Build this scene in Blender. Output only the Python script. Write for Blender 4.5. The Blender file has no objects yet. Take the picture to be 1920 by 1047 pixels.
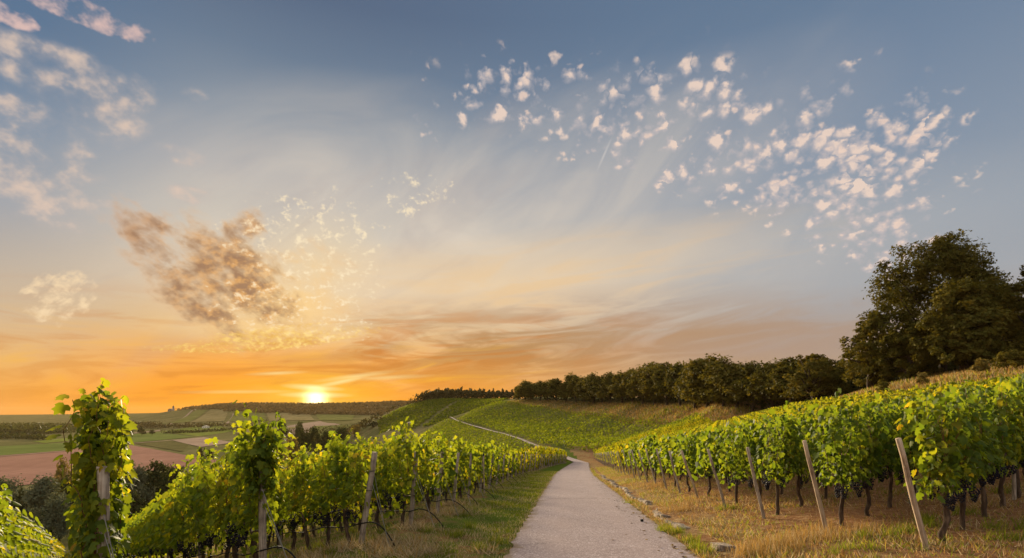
import bpy, bmesh, math, random
import numpy as np
from mathutils import Vector, Matrix

random.seed(7)
RNG = np.random.default_rng(7)
SC = bpy.context.scene
COL = SC.collection
PI = math.pi
F, CX, HY = 960.0, 960.0, 775.0            # focal length, principal column and horizon row of the photograph, in its pixels


def lin(r, g, b):
    f = lambda v: (v / 255 / 12.92) if v / 255 <= .04045 else ((v / 255 + .055) / 1.055) ** 2.4
    return (f(r), f(g), f(b))


# ------------------------------------------------------------------ camera
cam_d = bpy.data.cameras.new('camera')
cam = bpy.data.objects.new('camera', cam_d)
COL.objects.link(cam)
cam.location = (0, 0, 0)
cam.rotation_euler = (PI / 2, 0, 0)
cam_d.sensor_width = 36
cam_d.lens = 18
cam_d.shift_y = (HY - 523.5) / 1920
cam_d.clip_start = .1
cam_d.clip_end = 20000
SC.camera = cam

# ------------------------------------------------------------------ exposure
EXPO = 1.4
HAZE = .00004
SC.view_settings.view_transform = 'Standard'
SC.view_settings.look = 'None'
SC.view_settings.gamma = 1
SC.view_settings.exposure = EXPO
SKY_GAIN = 2 ** -EXPO

SUN_AZ = math.atan((592 - CX) / F)
SUN_EL = math.radians(8.5)
sun_d = bpy.data.lights.new('sun', 'SUN')
sun_d.energy = 4.2
sun_d.color = (1.0, .80, .52)
sun_d.angle = math.radians(12)
sun = bpy.data.objects.new('sun', sun_d)
COL.objects.link(sun)
_sd = Vector((math.sin(SUN_AZ) * math.cos(SUN_EL), math.cos(SUN_AZ) * math.cos(SUN_EL), math.sin(SUN_EL)))
sun.rotation_euler = _sd.to_track_quat('Z', 'Y').to_euler()
sun.location = _sd * 100 + Vector((0, 0, 20))

# ------------------------------------------------------------------ world
W = bpy.data.worlds.new('World')
W.use_nodes = True
NT = W.node_tree
NT.nodes.clear()


class E:
    """a scalar socket with arithmetic"""
    def __init__(s, nt, sock): s.nt, s.s = nt, sock

    def _m(s, op, *a, clamp=False):
        n = s.nt.nodes.new('ShaderNodeMath'); n.operation = op; n.use_clamp = clamp
        for i, v in enumerate((s,) + a):
            if isinstance(v, E): s.nt.links.new(v.s, n.inputs[i])
            else: n.inputs[i].default_value = v
        return E(s.nt, n.outputs[0])

    def __add__(s, o): return s._m('ADD', o)
    __radd__ = __add__
    def __sub__(s, o): return s._m('SUBTRACT', o)
    def __rsub__(s, o): return (s * -1) + o
    def __mul__(s, o): return s._m('MULTIPLY', o)
    __rmul__ = __mul__
    def __truediv__(s, o): return s._m('DIVIDE', o)
    def exp(s): return s._m('EXPONENT')
    def max(s, o): return s._m('MAXIMUM', o)
    def min(s, o): return s._m('MINIMUM', o)
    def clamp(s): return s._m('ADD', 0.0, clamp=True)
    def pow(s, o): return s._m('POWER', o)
    def sqrt(s): return s._m('SQRT')

    def step(s, a, b):
        n = s.nt.nodes.new('ShaderNodeMapRange'); n.interpolation_type = 'SMOOTHSTEP'
        s.nt.links.new(s.s, n.inputs[0])
        for i, v in ((1, a), (2, b)):
            if isinstance(v, E): s.nt.links.new(v.s, n.inputs[i])
            else: n.inputs[i].default_value = v
        return E(s.nt, n.outputs[0])


def xyz(nt, x, y, z):
    n = nt.nodes.new('ShaderNodeCombineXYZ')
    for i, v in enumerate((x, y, z)):
        if isinstance(v, E): nt.links.new(v.s, n.inputs[i])
        else: n.inputs[i].default_value = v
    return n.outputs[0]


def noise(nt, vec, scale, detail=4, rough=.55, distort=0, kind=None):
    n = nt.nodes.new('ShaderNodeTexNoise')
    if vec is not None: nt.links.new(vec, n.inputs['Vector'])
    n.inputs['Scale'].default_value = scale; n.inputs['Detail'].default_value = detail
    n.inputs['Roughness'].default_value = rough; n.inputs['Distortion'].default_value = distort
    return E(nt, n.outputs['Fac'])


def ramp(nt, fac, stops, interp='LINEAR'):
    n = nt.nodes.new('ShaderNodeValToRGB'); n.color_ramp.interpolation = interp
    e = n.color_ramp.elements
    while len(e) < len(stops): e.new(.5)
    for k, (p, c) in enumerate(sorted(stops, key=lambda q: q[0])):
        e[k].position = p; e[k].color = (*c[:3], 1)
    nt.links.new(fac.s if isinstance(fac, E) else fac, n.inputs[0])
    return n.outputs[0]


def mix(nt, f, a, b, mode='MIX'):
    n = nt.nodes.new('ShaderNodeMix'); n.data_type = 'RGBA'; n.blend_type = mode
    for k, v in ((0, f), (6, a), (7, b)):
        if isinstance(v, E): nt.links.new(v.s, n.inputs[k])
        elif isinstance(v, bpy.types.NodeSocket): nt.links.new(v, n.inputs[k])
        elif k == 0: n.inputs[0].default_value = v
        else: n.inputs[k].default_value = (*v[:3], 1)
    return n.outputs[2]


def sky_pt(px, py):
    a = math.atan((px - CX) / F)
    return a, (HY - py) / F * math.cos(a)


def build_sky():
    nt = NT
    tc = nt.nodes.new('ShaderNodeTexCoord')
    sp = nt.nodes.new('ShaderNodeSeparateXYZ')
    nt.links.new(tc.outputs['Generated'], sp.inputs[0])
    X, Y, Z = (E(nt, sp.outputs[i]) for i in range(3))
    az = X._m('ARCTAN2', Y)
    t = Z / ((X * X + Y * Y).sqrt().max(.001))
    daz = az - SUN_AZ
    tt = t.max(0.0)
    sunR = ramp(nt, tt, [(0, lin(255, 154, 2)), (.03, lin(255, 160, 2)), (.06, lin(253, 160, 10)), (.10, lin(248, 168, 44)), (.15, lin(236, 188, 116)),
                         (.22, lin(228, 202, 166)), (.32, lin(208, 198, 182)), (.42, lin(174, 173, 174)), (.52, lin(138, 149, 162)), (.64, lin(108, 125, 146)),
                         (.76, lin(90, 107, 132)), (1, lin(84, 102, 130))])
    awayR = ramp(nt, tt, [(0, lin(190, 150, 112)), (.07, lin(178, 150, 124)), (.11, lin(170, 150, 138)), (.16, lin(168, 160, 157)), (.21, lin(163, 166, 171)),
                          (.30, lin(152, 161, 172)), (.43, lin(132, 147, 166)), (.57, lin(115, 134, 158)), (.70, lin(102, 124, 150)), (1, lin(92, 116, 144))])
    leftR = ramp(nt, tt, [(0, lin(250, 156, 60)), (.03, lin(246, 174, 80)), (.075, lin(234, 184, 112)), (.135, lin(212, 182, 144)), (.21, lin(190, 176, 160)),
                          (.29, lin(163, 165, 170)), (.41, lin(128, 144, 163)), (.56, lin(90, 116, 146)), (1, lin(80, 104, 138))])
    wl = (daz * -1).step(.12, .45)
    wr = (daz / .50); wr = (wr * wr * -1).exp()
    wr = wr.max(daz.step(.02, -.02))
    col = mix(nt, wr, awayR, sunR)
    col = mix(nt, wl, col, leftR)
    fill_sky = tt.step(.85, 1.6).max((Y * -1).step(.0, .5) * tt.step(.05, .5))  # sky out of view, overhead and behind, brightened as added fill for the shadows
    col = mix(nt, fill_sky * .9, col, (1.12, 1.04, .97))

    zc = Z.max(0.0) + .70
    plane = xyz(nt, X / zc, Y / zc, 0.0)
    # gnomonic-free angular coordinates for streaks
    ang = xyz(nt, az, t, 0.0)

    def ell(px, py, a, b, rot=0):
        u0, v0 = sky_pt(px, py)
        sx = math.cos(u0) ** 2 / F; sy = math.cos(u0) / F
        k = abs(math.sin(rot))
        mp = nt.nodes.new('ShaderNodeMapping'); mp.vector_type = 'TEXTURE'
        nt.links.new(ang, mp.inputs[0])
        mp.inputs['Location'].default_value = (u0, v0, 0)
        mp.inputs['Rotation'].default_value = (0, 0, rot)
        mp.inputs['Scale'].default_value = (1.9 * a * (sx * (1 - k) + sy * k), 1.9 * b * (sy * (1 - k) + sx * k), 1)
        g = nt.nodes.new('ShaderNodeTexGradient'); g.gradient_type = 'SPHERICAL'
        nt.links.new(mp.outputs[0], g.inputs[0])
        return E(nt, g.outputs['Fac'])

    def ells(lst):
        m = None
        for e in lst:
            v = ell(*e[:5])
            if len(e) > 5: v = v * e[5]
            m = v if m is None else m.max(v)
        return m

    # thin high streaks fanning out to the upper right
    def streak(rot, sx, sy, scale, detail=5, off=0., dist=.6):
        c, s = math.cos(rot), math.sin(rot)
        p = (az * c + t * s) * sx + off; q = (t * c - az * s) * sy
        return noise(nt, xyz(nt, p, q, off), scale, detail, .58, dist)
    s1 = streak(.50, 1.0, 2.3, 2.6, 6, 3.1, 1.3)
    m = s1.step(.36, .78) * ells([(880, 430, 420, 130, .42), (560, 330, 300, 120, .3, .7), (1150, 300, 260, 120, .2, .35)])
    veilm = ells([(880, 440, 400, 130, .30), (600, 350, 230, 120, .3, .7), (1080, 520, 380, 80, .08, .8), (1250, 420, 200, 60, .1, .4)])
    col = mix(nt, (m * .22 + veilm * (.62 + (s1 - .5) * 1.2)).min(.85).max(0.0), col, lin(220, 207, 190))
    col = mix(nt, ells([(920, 535, 300, 52, .15), (720, 540, 150, 50, .2, .8)]) * .75, col, lin(240, 210, 168))
    s2 = streak(.75, .8, 3, 2.8, 6, 9.4, 1.2)
    m = s2.step(.46, .66) * ells([(640, 480, 330, 150, .6), (760, 520, 240, 60, .6)])
    col = mix(nt, m * .35, col, lin(168, 158, 158))
    # sun and its glow
    u0, v0 = sky_pt(592, 752)
    du, dv = az - u0, t - v0
    r2 = du * du + dv * dv
    g1 = (r2 * -(1 / .016 ** 2)).exp()
    g2 = (du * du * -(1 / .10 ** 2) + dv * dv * -(1 / .045 ** 2)).exp()
    g3 = (du * du * -(1 / .32 ** 2) + dv * dv * -(1 / .062 ** 2)).exp()
    bars = ells([(592, 741, 40, 3.6, .0), (588, 727, 34, 3.8, -.05), (640, 716, 44, 3.2, .25, .75), (520, 700, 34, 2.4, .08, .6), (668, 706, 44, 3.4, .15, .6), (450, 735, 70, 2.4, .03, .4), (730, 708, 50, 3, .06, .45)])
    col = mix(nt, (g3 * 1.2).min(.97), col, lin(255, 156, 0))
    col = mix(nt, (g2 * .85).clamp(), col, lin(255, 196, 16))
    # hazy stratus bands near the horizon
    s3 = streak(.10, 1.0, 6, 4.0, 6, 5.7, .9)
    m = s3.step(.36, .58) * ells([(960, 645, 330, 56, .05), (1300, 625, 260, 34, .03, .7), (900, 690, 160, 26, .05, .6)])
    col = mix(nt, m * .85, col, lin(178, 128, 74))
    m = (1 - s3).step(.44, .66) * ells([(960, 560, 330, 70, .12), (900, 700, 260, 24, .1), (1010, 690, 90, 22, .2)])
    col = mix(nt, m * .55, col, lin(238, 196, 138))
    s4 = streak(.07, 1.0, 7, 5.0, 6, 12.2, .9)
    m = s4.step(.47, .62) * ells([(250, 650, 380, 70, .03, .55), (700, 665, 330, 56, .08), (520, 720, 420, 30, .02, .8)])
    col = mix(nt, m * .75, col, lin(204, 118, 22))
    m = (1 - s4).step(.50, .68) * ells([(200, 700, 330, 70, 0, .8), (600, 705, 280, 50, .05), (800, 700, 160, 40, .1)])
    col = mix(nt, m * .5, col, lin(255, 186, 30))

    # fine puffs (altocumulus): one layer of cells, seen in perspective
    n1 = noise(nt, plane, 25.0, 3, .50, 0)
    n2 = noise(nt, plane, 48.0, 3, .55, 0)
    n3 = noise(nt, plane, 6.5, 4, .55, .2)
    nf = noise(nt, plane, 110.0, 2, .6, 0)

    def cover(n, mask, thr, soft, drop=.30, lo=.06, hi=.55):
        mk = mask.step(lo, hi)
        return (n + (mk - 1) * drop).step(thr, thr + soft) * (mk * 4).min(1.0)
    # grey-brown sheet over the sun side
    dark = ells([(345, 530, 120, 46, -.80), (430, 510, 100, 70, -.55, .9), (450, 435, 46, 30, .6, .8), (300, 425, 80, 20, -.35, .65), (490, 570, 80, 40, -.4, .75), (280, 465, 60, 26, -.5, .9)])
    glow = ells([(560, 580, 80, 40, .1), (500, 618, 130, 16, .05), (590, 500, 80, 60, .4, .6), (450, 612, 90, 16, .1)])
    col = mix(nt, glow * .65, col, lin(255, 218, 150))
    rip = streak(-.60, 1.0, 1.75, 22, 4, 7.7, .25)
    sheet = rip * .50 + n1 * .28 + n3 * .22
    col = mix(nt, cover(sheet, dark.max(glow * .7), .30, .26, .26, .02, .6) * .75, col, mix(nt, ell(520, 570, 130, 110), lin(226, 188, 150), lin(255, 212, 138)))
    thick = cover(sheet + (nf - .5) * .08, dark, .31, .26, .30, .0, .72)
    col = mix(nt, thick * .95, col, mix(nt, n2.step(.40, .66), lin(158, 118, 88), mix(nt, ell(500, 550, 130, 120), lin(192, 148, 110), lin(236, 172, 92))))
    fp = n2 * .6 + nf * .4
    m = cover(fp, ells([(570, 440, 120, 70, .3), (540, 570, 120, 50, .2), (610, 500, 90, 80, 0), (780, 365, 70, 40, .2, .8), (570, 600, 110, 40, 0)]), .50, .17, .16)
    col = mix(nt, m * .8, col, lin(255, 234, 196))
    m = cover(nf * .4 + s4 * .6, ells([(540, 634, 130, 18, .16), (440, 650, 120, 10, .08)]), .40, .20, .2)
    col = mix(nt, m * .8, col, mix(nt, (nf * .4 + n2 * .6).step(.38, .62), lin(224, 166, 66), lin(255, 214, 118)))
    rp2 = streak(.95, 1.0, 2.0, 30, 4, 2.2, .3)
    m = cover(rp2 * .6 + n2 * .4, ells([(110, 556, 56, 44, .7)]), .42, .22, .25)
    col = mix(nt, m * .85, col, lin(252, 222, 178))
    # right-hand field of puffs
    rm = ells([(950, 178, 80, 40, .1), (1110, 190, 110, 46, .0), (1270, 205, 110, 56, 0), (1240, 280, 80, 60, 0, .8), (1440, 210, 110, 66, 0, .8), (1480, 310, 150, 80, -.4, .95),
               (1600, 370, 110, 90, -.7, .9), (1680, 460, 60, 60, -.8, 1), (1350, 330, 90, 40, -.3, .7), (1550, 280, 160, 110, -.5, .9), (1570, 190, 56, 32, .4, .62), (1725, 245, 40, 36, .3, .5), (800, 225, 60, 36, 0, .35), (1060, 120, 220, 30, 0, .22)])
    big = n1 * .55 + n2 * .30 + nf * .15
    vo = nt.nodes.new('ShaderNodeTexVoronoi'); vo.inputs['Scale'].default_value = 42
    wa = nt.nodes.new('ShaderNodeVectorMath'); wa.operation = 'ADD'; nt.links.new(plane, wa.inputs[0]); nt.links.new(xyz(nt, n1 * .04, n2 * .035, 0.), wa.inputs[1]); nt.links.new(wa.outputs[0], vo.inputs['Vector'])
    vs = nt.nodes.new('ShaderNodeSeparateColor'); nt.links.new(vo.outputs['Color'], vs.inputs[0])
    big = E(nt, vo.outputs['Distance']) * -.62 + E(nt, vs.outputs[0]) * .20 + (n2 - .5) * .55 + (nf - .5) * .25 + (n3 - .5) * .5 + .58
    m = cover(big, rm, .32, .30, .24, .03, .40)
    col = mix(nt, m * .88, col, mix(nt, (big - .46).step(0.0, .16), lin(194, 184, 184), lin(240, 214, 196)))
    v2 = nt.nodes.new('ShaderNodeTexVoronoi'); v2.inputs['Scale'].default_value = 62
    w2 = nt.nodes.new('ShaderNodeVectorMath'); w2.operation = 'ADD'; nt.links.new(plane, w2.inputs[0]); nt.links.new(xyz(nt, n2 * .025, n1 * .03, 0.), w2.inputs[1]); nt.links.new(w2.outputs[0], v2.inputs['Vector'])
    r2m = ells([(1480, 320, 130, 60, -.35, .95), (1570, 370, 130, 70, -.6), (1660, 455, 70, 50, -.8), (1400, 300, 90, 50, -.2, .6), (1180, 250, 160, 40, 0, .5), (960, 150, 120, 50, 0, .5), (1650, 300, 80, 70, 0, .7)])
    sm = E(nt, v2.outputs['Distance']) * -.55 + (n1 - .5) * .7 + (nf - .5) * .35 + (n3 - .5) * .4 + .60
    m = cover(sm, r2m, .30, .24, .26, .03, .45)
    col = mix(nt, m * .80, col, mix(nt, (sm - .46).step(0.0, .16), lin(194, 184, 184), lin(238, 210, 192)))
    # left-hand veil
    lm = ells([(60, 300, 120, 100, 0), (140, 150, 150, 50, .0), (190, 215, 90, 56, 0, .8), (20, 250, 80, 60, 0, .8), (340, 290, 54, 20, 0, .8), (365, 180, 34, 16, .2, .7), (360, 365, 56, 16, 0, .8), (120, 380, 150, 60, 0, .6)])
    lf = n1 * .4 + n3 * .4 + n2 * .2
    m = cover(lf, lm, .40, .22, .2)
    col = mix(nt, m * .62, col, lin(198, 184, 176))
    big = n1 * .55 + n2 * .30 + nf * .15
    m = cover(big * .7 + n3 * .3, lm, .47, .14, .2)
    col = mix(nt, m * .75, col, lin(226, 200, 180))
    tm = ells([(150, 22, 130, 24, .0), (20, 28, 50, 18, 0)])
    m = cover(big, tm, .42, .16, .25)
    col = mix(nt, m * .9, col, lin(226, 192, 182))
    # a short vapour trail
    col = mix(nt, ell(1133, 290, 20, 1.6, 1.15) * .5, col, lin(220, 212, 205))

    col = mix(nt, (bars * .85).clamp(), col, lin(255, 244, 170))
    add = mix(nt, 1.0, (0, 0, 0), (0, 0, 0))
    core = nt.nodes.new('ShaderNodeVectorMath'); core.operation = 'SCALE'
    core.inputs[0].default_value = (3.2, 2.6, 1.3)
    nt.links.new(g1.s, core.inputs['Scale'])
    sumv = nt.nodes.new('ShaderNodeVectorMath'); sumv.operation = 'ADD'
    nt.links.new(col, sumv.inputs[0]); nt.links.new(core.outputs[0], sumv.inputs[1])

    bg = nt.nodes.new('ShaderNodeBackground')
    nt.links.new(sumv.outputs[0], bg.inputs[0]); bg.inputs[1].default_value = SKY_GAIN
    nis = nt.nodes.new('ShaderNodeTexSky'); nis.sky_type = 'NISHITA'; nis.sun_disc = False
    nis.sun_elevation = SUN_EL; nis.sun_rotation = SUN_AZ; nis.altitude = 200; nis.dust_density = .5
    bg2 = nt.nodes.new('ShaderNodeBackground')
    nt.links.new(nis.outputs[0], bg2.inputs[0]); bg2.inputs[1].default_value = .05
    ms = nt.nodes.new('ShaderNodeMixShader'); ms.inputs[0].default_value = .015
    nt.links.new(bg.outputs[0], ms.inputs[1]); nt.links.new(bg2.outputs[0], ms.inputs[2])
    out = nt.nodes.new('ShaderNodeOutputWorld')
    nt.links.new(ms.outputs[0], out.inputs[0])


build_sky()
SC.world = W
W.cycles.sampling_method = 'MANUAL'
W.cycles.sample_map_resolution = 512


# ------------------------------------------------------------------ helpers: objects
def tag(o, label=None, cat=None, group=None, kind=None):
    if label: o['label'] = label
    if cat: o['category'] = cat
    if group: o['group'] = group
    if kind: o['kind'] = kind
    return o


def link(name, me, parent=None, mats=()):
    o = bpy.data.objects.new(name, me)
    COL.objects.link(o)
    if parent is not None: o.parent = parent
    return o


def empty(name, loc, rz=0.0):
    o = bpy.data.objects.new(name, None)
    o.empty_display_size = .2
    o.location = loc
    o.rotation_euler = (0, 0, rz)
    COL.objects.link(o)
    return o


def mesh_np(name, V, faces_flat, sizes, mats, mat_idx=None, smooth=False):
    """V (n,3); faces_flat vertex ids of all the loops; sizes loops per face"""
    me = bpy.data.meshes.new(name)
    V = np.ascontiguousarray(V, dtype=np.float32)
    faces_flat = np.ascontiguousarray(faces_flat, dtype=np.int32)
    sizes = np.ascontiguousarray(sizes, dtype=np.int32)
    me.vertices.add(len(V)); me.vertices.foreach_set('co', V.ravel())
    me.loops.add(len(faces_flat)); me.loops.foreach_set('vertex_index', faces_flat)
    me.polygons.add(len(sizes))
    starts = np.zeros(len(sizes), np.int32); starts[1:] = np.cumsum(sizes)[:-1]
    me.polygons.foreach_set('loop_start', starts)
    me.polygons.foreach_set('loop_total', sizes)
    for m in (mats if isinstance(mats, (list, tuple)) else [mats]): me.materials.append(m)
    if mat_idx is not None: me.polygons.foreach_set('material_index', np.ascontiguousarray(mat_idx, dtype=np.int32))
    if smooth: me.polygons.foreach_set('use_smooth', np.ones(len(sizes), bool))
    me.update(calc_edges=True)
    return me


class Geo:
    """collects geometry in numpy chunks"""
    def __init__(s): s.V, s.Fc, s.S, s.M, s.n = [], [], [], [], 0

    def add(s, V, F, mi=0):
        """F (m,k) array of vertex ids"""
        V = np.asarray(V, float); F = np.asarray(F, int)
        s.V.append(V); s.Fc.append((F + s.n).ravel()); s.S.append(np.full(len(F), F.shape[1])); s.M.append(np.full(len(F), mi)); s.n += len(V)

    def tube(s, pts, rad, sides=6, mi=0, cap=True):
        pts = np.asarray(pts, float); n = len(pts)
        rad = np.broadcast_to(np.asarray(rad, float), (n,))
        t = np.gradient(pts, axis=0); t /= np.linalg.norm(t, axis=1)[:, None] + 1e-9
        ref = np.array([0, 0, 1.]) if abs(t[:, 2]).mean() < .8 else np.array([1., 0, 0])
        u = np.cross(t, ref); u /= np.linalg.norm(u, axis=1)[:, None] + 1e-9
        v = np.cross(t, u)
        a = np.arange(sides) / sides * 2 * PI
        ring = pts[:, None] + rad[:, None, None] * (np.cos(a)[None, :, None] * u[:, None] + np.sin(a)[None, :, None] * v[:, None])
        i = np.arange(n - 1)[:, None] * sides; j = np.arange(sides)[None]
        jn = (j + 1) % sides
        Fq = np.stack([i + j, i + jn, i + sides + jn, i + sides + j], -1).reshape(-1, 4)
        s.add(ring.reshape(-1, 3), Fq, mi)
        if cap:
            base = s.n - n * sides
            for off in (0, (n - 1) * sides):
                s.Fc.append(base + off + np.arange(sides)); s.S.append(np.array([sides])); s.M.append(np.array([mi]))

    def mesh(s, name, mats, smooth=False):
        return mesh_np(name, np.concatenate(s.V), np.concatenate(s.Fc), np.concatenate(s.S), mats, np.concatenate(s.M), smooth)


def cards(pos, nor, tip, size, tmpl, width=1.0, curl=None):
    """places the template (V (k,3) with y towards the tip and z along the normal, F list of index tuples) at every pos -> (V, F)"""
    TV, TF = tmpl
    nor = nor / (np.linalg.norm(nor, axis=1)[:, None] + 1e-9)
    tip = tip - (tip * nor).sum(1)[:, None] * nor
    tip = tip / (np.linalg.norm(tip, axis=1)[:, None] + 1e-9)
    side = np.cross(tip, nor)
    size = np.broadcast_to(np.asarray(size, float), (len(pos),))
    cu = np.ones(len(pos)) if curl is None else curl
    wd = np.full(len(pos), width) if curl is None else RNG.uniform(.82, 1.08, len(pos)) * width
    V = pos[:, None] + size[:, None, None] * (TV[None, :, 0, None] * side[:, None] * wd[:, None, None] + TV[None, :, 1, None] * tip[:, None] + TV[None, :, 2, None] * nor[:, None] * cu[:, None, None])
    Fa = (np.arange(len(pos)) * len(TV))[:, None, None] + TF[None]
    return V.reshape(-1, 3), Fa.reshape(-1, TF.shape[1])


def unit(n):
    v = RNG.normal(size=(n, 3))
    return v / np.linalg.norm(v, axis=1)[:, None]


# templates
def _vine_leaf():
    half = [(.17, -.10), (.41, .00), (.52, .24), (.34, .36), (.45, .66), (.20, .70)]
    out = [(0, .02)] + half + [(0, 1.0)] + [(-x, y) for x, y in half[::-1]]
    V = [(0, .36)] + out
    V = np.array([(x, y - .0, -.30 * abs(x) - .30 * (y - .36) ** 2 + .02 * ((i * 7) % 3)) for i, (x, y) in enumerate(V)])
    n = len(out)
    Fc = np.array([(0, 1 + i, 1 + (i + 1) % n) for i in range(n)])
    return V, Fc


LEAF_VINE = _vine_leaf()
LEAF_FOLD = (np.array([(0, 0, 0), (.46, .22, -.16), (.36, .74, -.16), (0, 1, -.10), (-.36, .74, -.16), (-.46, .22, -.16)], float), np.array([(0, 1, 2, 3), (0, 3, 4, 5)]))
LEAF_CLUMP = (np.array([(0, -.45, 0), (.46, -.12, .10), (.20, .10, -.06), (.30, .48, .06), (-.05, .22, 0), (-.42, .40, .10), (-.26, -.02, -.06), (-.48, -.26, .05)], float),
              np.array([(0, 1, 2, 6), (2, 3, 4, 6), (6, 4, 5, 7)]))
BLADE = (np.array([(-.035, 0, 0), (.035, 0, 0), (.022, .55, .06), (-.022, .55, .06), (0, 1, .22)], float), np.array([(0, 1, 2, 3), (3, 2, 4, 4)]))
BLADE_T = (np.array([(-.05, 0, 0), (.05, 0, 0), (.0, 1, .15)], float), np.array([(0, 1, 2)]))


# ------------------------------------------------------------------ helpers: materials
def new_mat(name):
    m = bpy.data.materials.new(name)
    m.use_nodes = True
    nt = m.node_tree
    nt.nodes.clear()
    out = nt.nodes.new('ShaderNodeOutputMaterial')
    return m, nt, out


def bsdf(nt, col, rough=.8, spec=.3, normal=None):
    b = nt.nodes.new('ShaderNodeBsdfPrincipled')
    if isinstance(col, bpy.types.NodeSocket): nt.links.new(col, b.inputs['Base Color'])
    else: b.inputs['Base Color'].default_value = (*col, 1)
    b.inputs['Roughness'].default_value = rough
    b.inputs['Specular IOR Level'].default_value = spec
    if normal is not None: nt.links.new(normal, b.inputs['Normal'])
    return b


def bump(nt, h, dist, strength=1.0):
    n = nt.nodes.new('ShaderNodeBump')
    n.inputs['Distance'].default_value = dist; n.inputs['Strength'].default_value = strength
    nt.links.new(h.s, n.inputs['Height'])
    return n.outputs[0]


def objco(nt, gen='Object'):
    return nt.nodes.new('ShaderNodeTexCoord').outputs[gen]


def geom(nt, what):
    return nt.nodes.new('ShaderNodeNewGeometry').outputs[what]


def leaf_mat(name, stops, trans, tmix=.45, rough=.55, spec=.25, per_object=.0, patch=None):
    """leaf colour varies from leaf to leaf (random per island); light also shines through"""
    m, nt, out = new_mat(name)
    r = E(nt, geom(nt, 'Random Per Island'))
    f = r
    if patch:
        nz = noise(nt, geom(nt, 'Position'), patch[0], 2, .5)
        f = (r * (1 - patch[1]) + (nz.step(.34, .66)) * patch[1])
    if per_object:
        oi = nt.nodes.new('ShaderNodeObjectInfo')
        f = f * (1 - per_object) + E(nt, oi.outputs['Random']) * per_object
    c = ramp(nt, f, stops)
    b = bsdf(nt, c, rough, spec)
    tr = nt.nodes.new('ShaderNodeBsdfTranslucent')
    tc = mix(nt, 1.0, c, trans, 'MULTIPLY')
    nt.links.new(tc, tr.inputs[0])
    ms = nt.nodes.new('ShaderNodeMixShader'); ms.inputs[0].default_value = tmix
    nt.links.new(b.outputs[0], ms.inputs[1]); nt.links.new(tr.outputs[0], ms.inputs[2])
    nt.links.new(ms.outputs[0], out.inputs[0])
    return m


def rough_mat(name, stops, scale, detail=5, rough=.9, bumpd=.0, bscale=None, spec=.2, stretch=None, gen='Object'):
    m, nt, out = new_mat(name)
    v = objco(nt, gen) if gen == 'Object' else geom(nt, 'Position')
    if stretch:
        mp = nt.nodes.new('ShaderNodeMapping'); mp.inputs['Scale'].default_value = stretch
        nt.links.new(v, mp.inputs[0]); v = mp.outputs[0]
    n = noise(nt, v, scale, detail, .6)
    c = ramp(nt, n.step(.25, .75), stops)
    nm = None
    if bumpd: nm = bump(nt, noise(nt, v, bscale or scale * 3, 4, .6), bumpd)
    b = bsdf(nt, c, rough, spec, nm)
    nt.links.new(b.outputs[0], out.inputs[0])
    return m


M = {}
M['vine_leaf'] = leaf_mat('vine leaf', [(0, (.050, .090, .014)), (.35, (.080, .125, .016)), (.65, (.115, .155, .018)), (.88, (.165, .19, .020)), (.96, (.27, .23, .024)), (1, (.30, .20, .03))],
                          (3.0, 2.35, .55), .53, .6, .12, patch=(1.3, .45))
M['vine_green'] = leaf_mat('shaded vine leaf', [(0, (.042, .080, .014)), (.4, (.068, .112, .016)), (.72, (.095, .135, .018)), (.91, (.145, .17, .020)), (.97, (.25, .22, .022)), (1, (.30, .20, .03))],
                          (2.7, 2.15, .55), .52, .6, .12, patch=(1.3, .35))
M['vine_far'] = leaf_mat('distant vine leaf', [(0, (.050, .085, .010)), (.5, (.095, .130, .012)), (.9, (.16, .17, .016)), (1, (.22, .19, .02))], (3.2, 2.3, .5), .5, .7, .08, patch=(.25, .3))
M['vine_hill'] = leaf_mat('hillside vine leaf', [(0, (.052, .084, .011)), (.5, (.092, .126, .014)), (.92, (.135, .158, .017)), (1, (.19, .17, .02))], (2.2, 1.9, .5), .45, .7, .05, patch=(.12, .3))
M['oak_leaf'] = leaf_mat('oak leaf', [(0, (.038, .042, .008)), (.5, (.076, .074, .013)), (1, (.14, .118, .021))], (1.5, 1.2, .5), .28, .7, .05, per_object=.25, patch=(.22, .3))
M['oak_gold'] = leaf_mat('turning oak leaf', [(0, (.048, .052, .010)), (.5, (.090, .086, .016)), (1, (.15, .122, .022))], (1.5, 1.2, .5), .3, .7, .05, per_object=.2, patch=(.22, .3))
M['willow_leaf'] = leaf_mat('willow leaf', [(0, (.060, .072, .040)), (.5, (.10, .115, .066)), (1, (.155, .165, .10))], (1.2, 1.1, .8), .25, .7, .05, per_object=.2, patch=(.15, .3))
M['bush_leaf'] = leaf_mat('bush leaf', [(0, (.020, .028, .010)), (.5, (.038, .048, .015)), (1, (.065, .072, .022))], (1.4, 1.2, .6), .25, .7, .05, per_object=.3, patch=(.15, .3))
M['tan_leaf'] = leaf_mat('yellowing leaf', [(0, (.10, .085, .025)), (.5, (.16, .125, .035)), (1, (.22, .17, .05))], (1.4, 1.2, .6), .3, .7, .05)
M['fir_leaf'] = leaf_mat('distant wood leaf', [(0, (.026, .026, .010)), (.5, (.046, .042, .014)), (1, (.075, .060, .018))], (1.4, 1.1, .6), .2, .7, .1, per_object=.3)
M['ridge_leaf'] = leaf_mat('distant haze-toned wood leaf', [(0, (.080, .058, .026)), (.5, (.120, .084, .036)), (1, (.165, .108, .045))], (1.3, 1.1, .7), .2, .7, .05, patch=(.01, .5))  # distance haze put into the leaf colour, lighter and warmer
M['grass_green'] = leaf_mat('green grass', [(0, (.060, .092, .012)), (.5, (.105, .150, .018)), (.85, (.16, .19, .028)), (1, (.26, .22, .07))], (2.2, 1.8, .6), .45, .7, .05)
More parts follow.
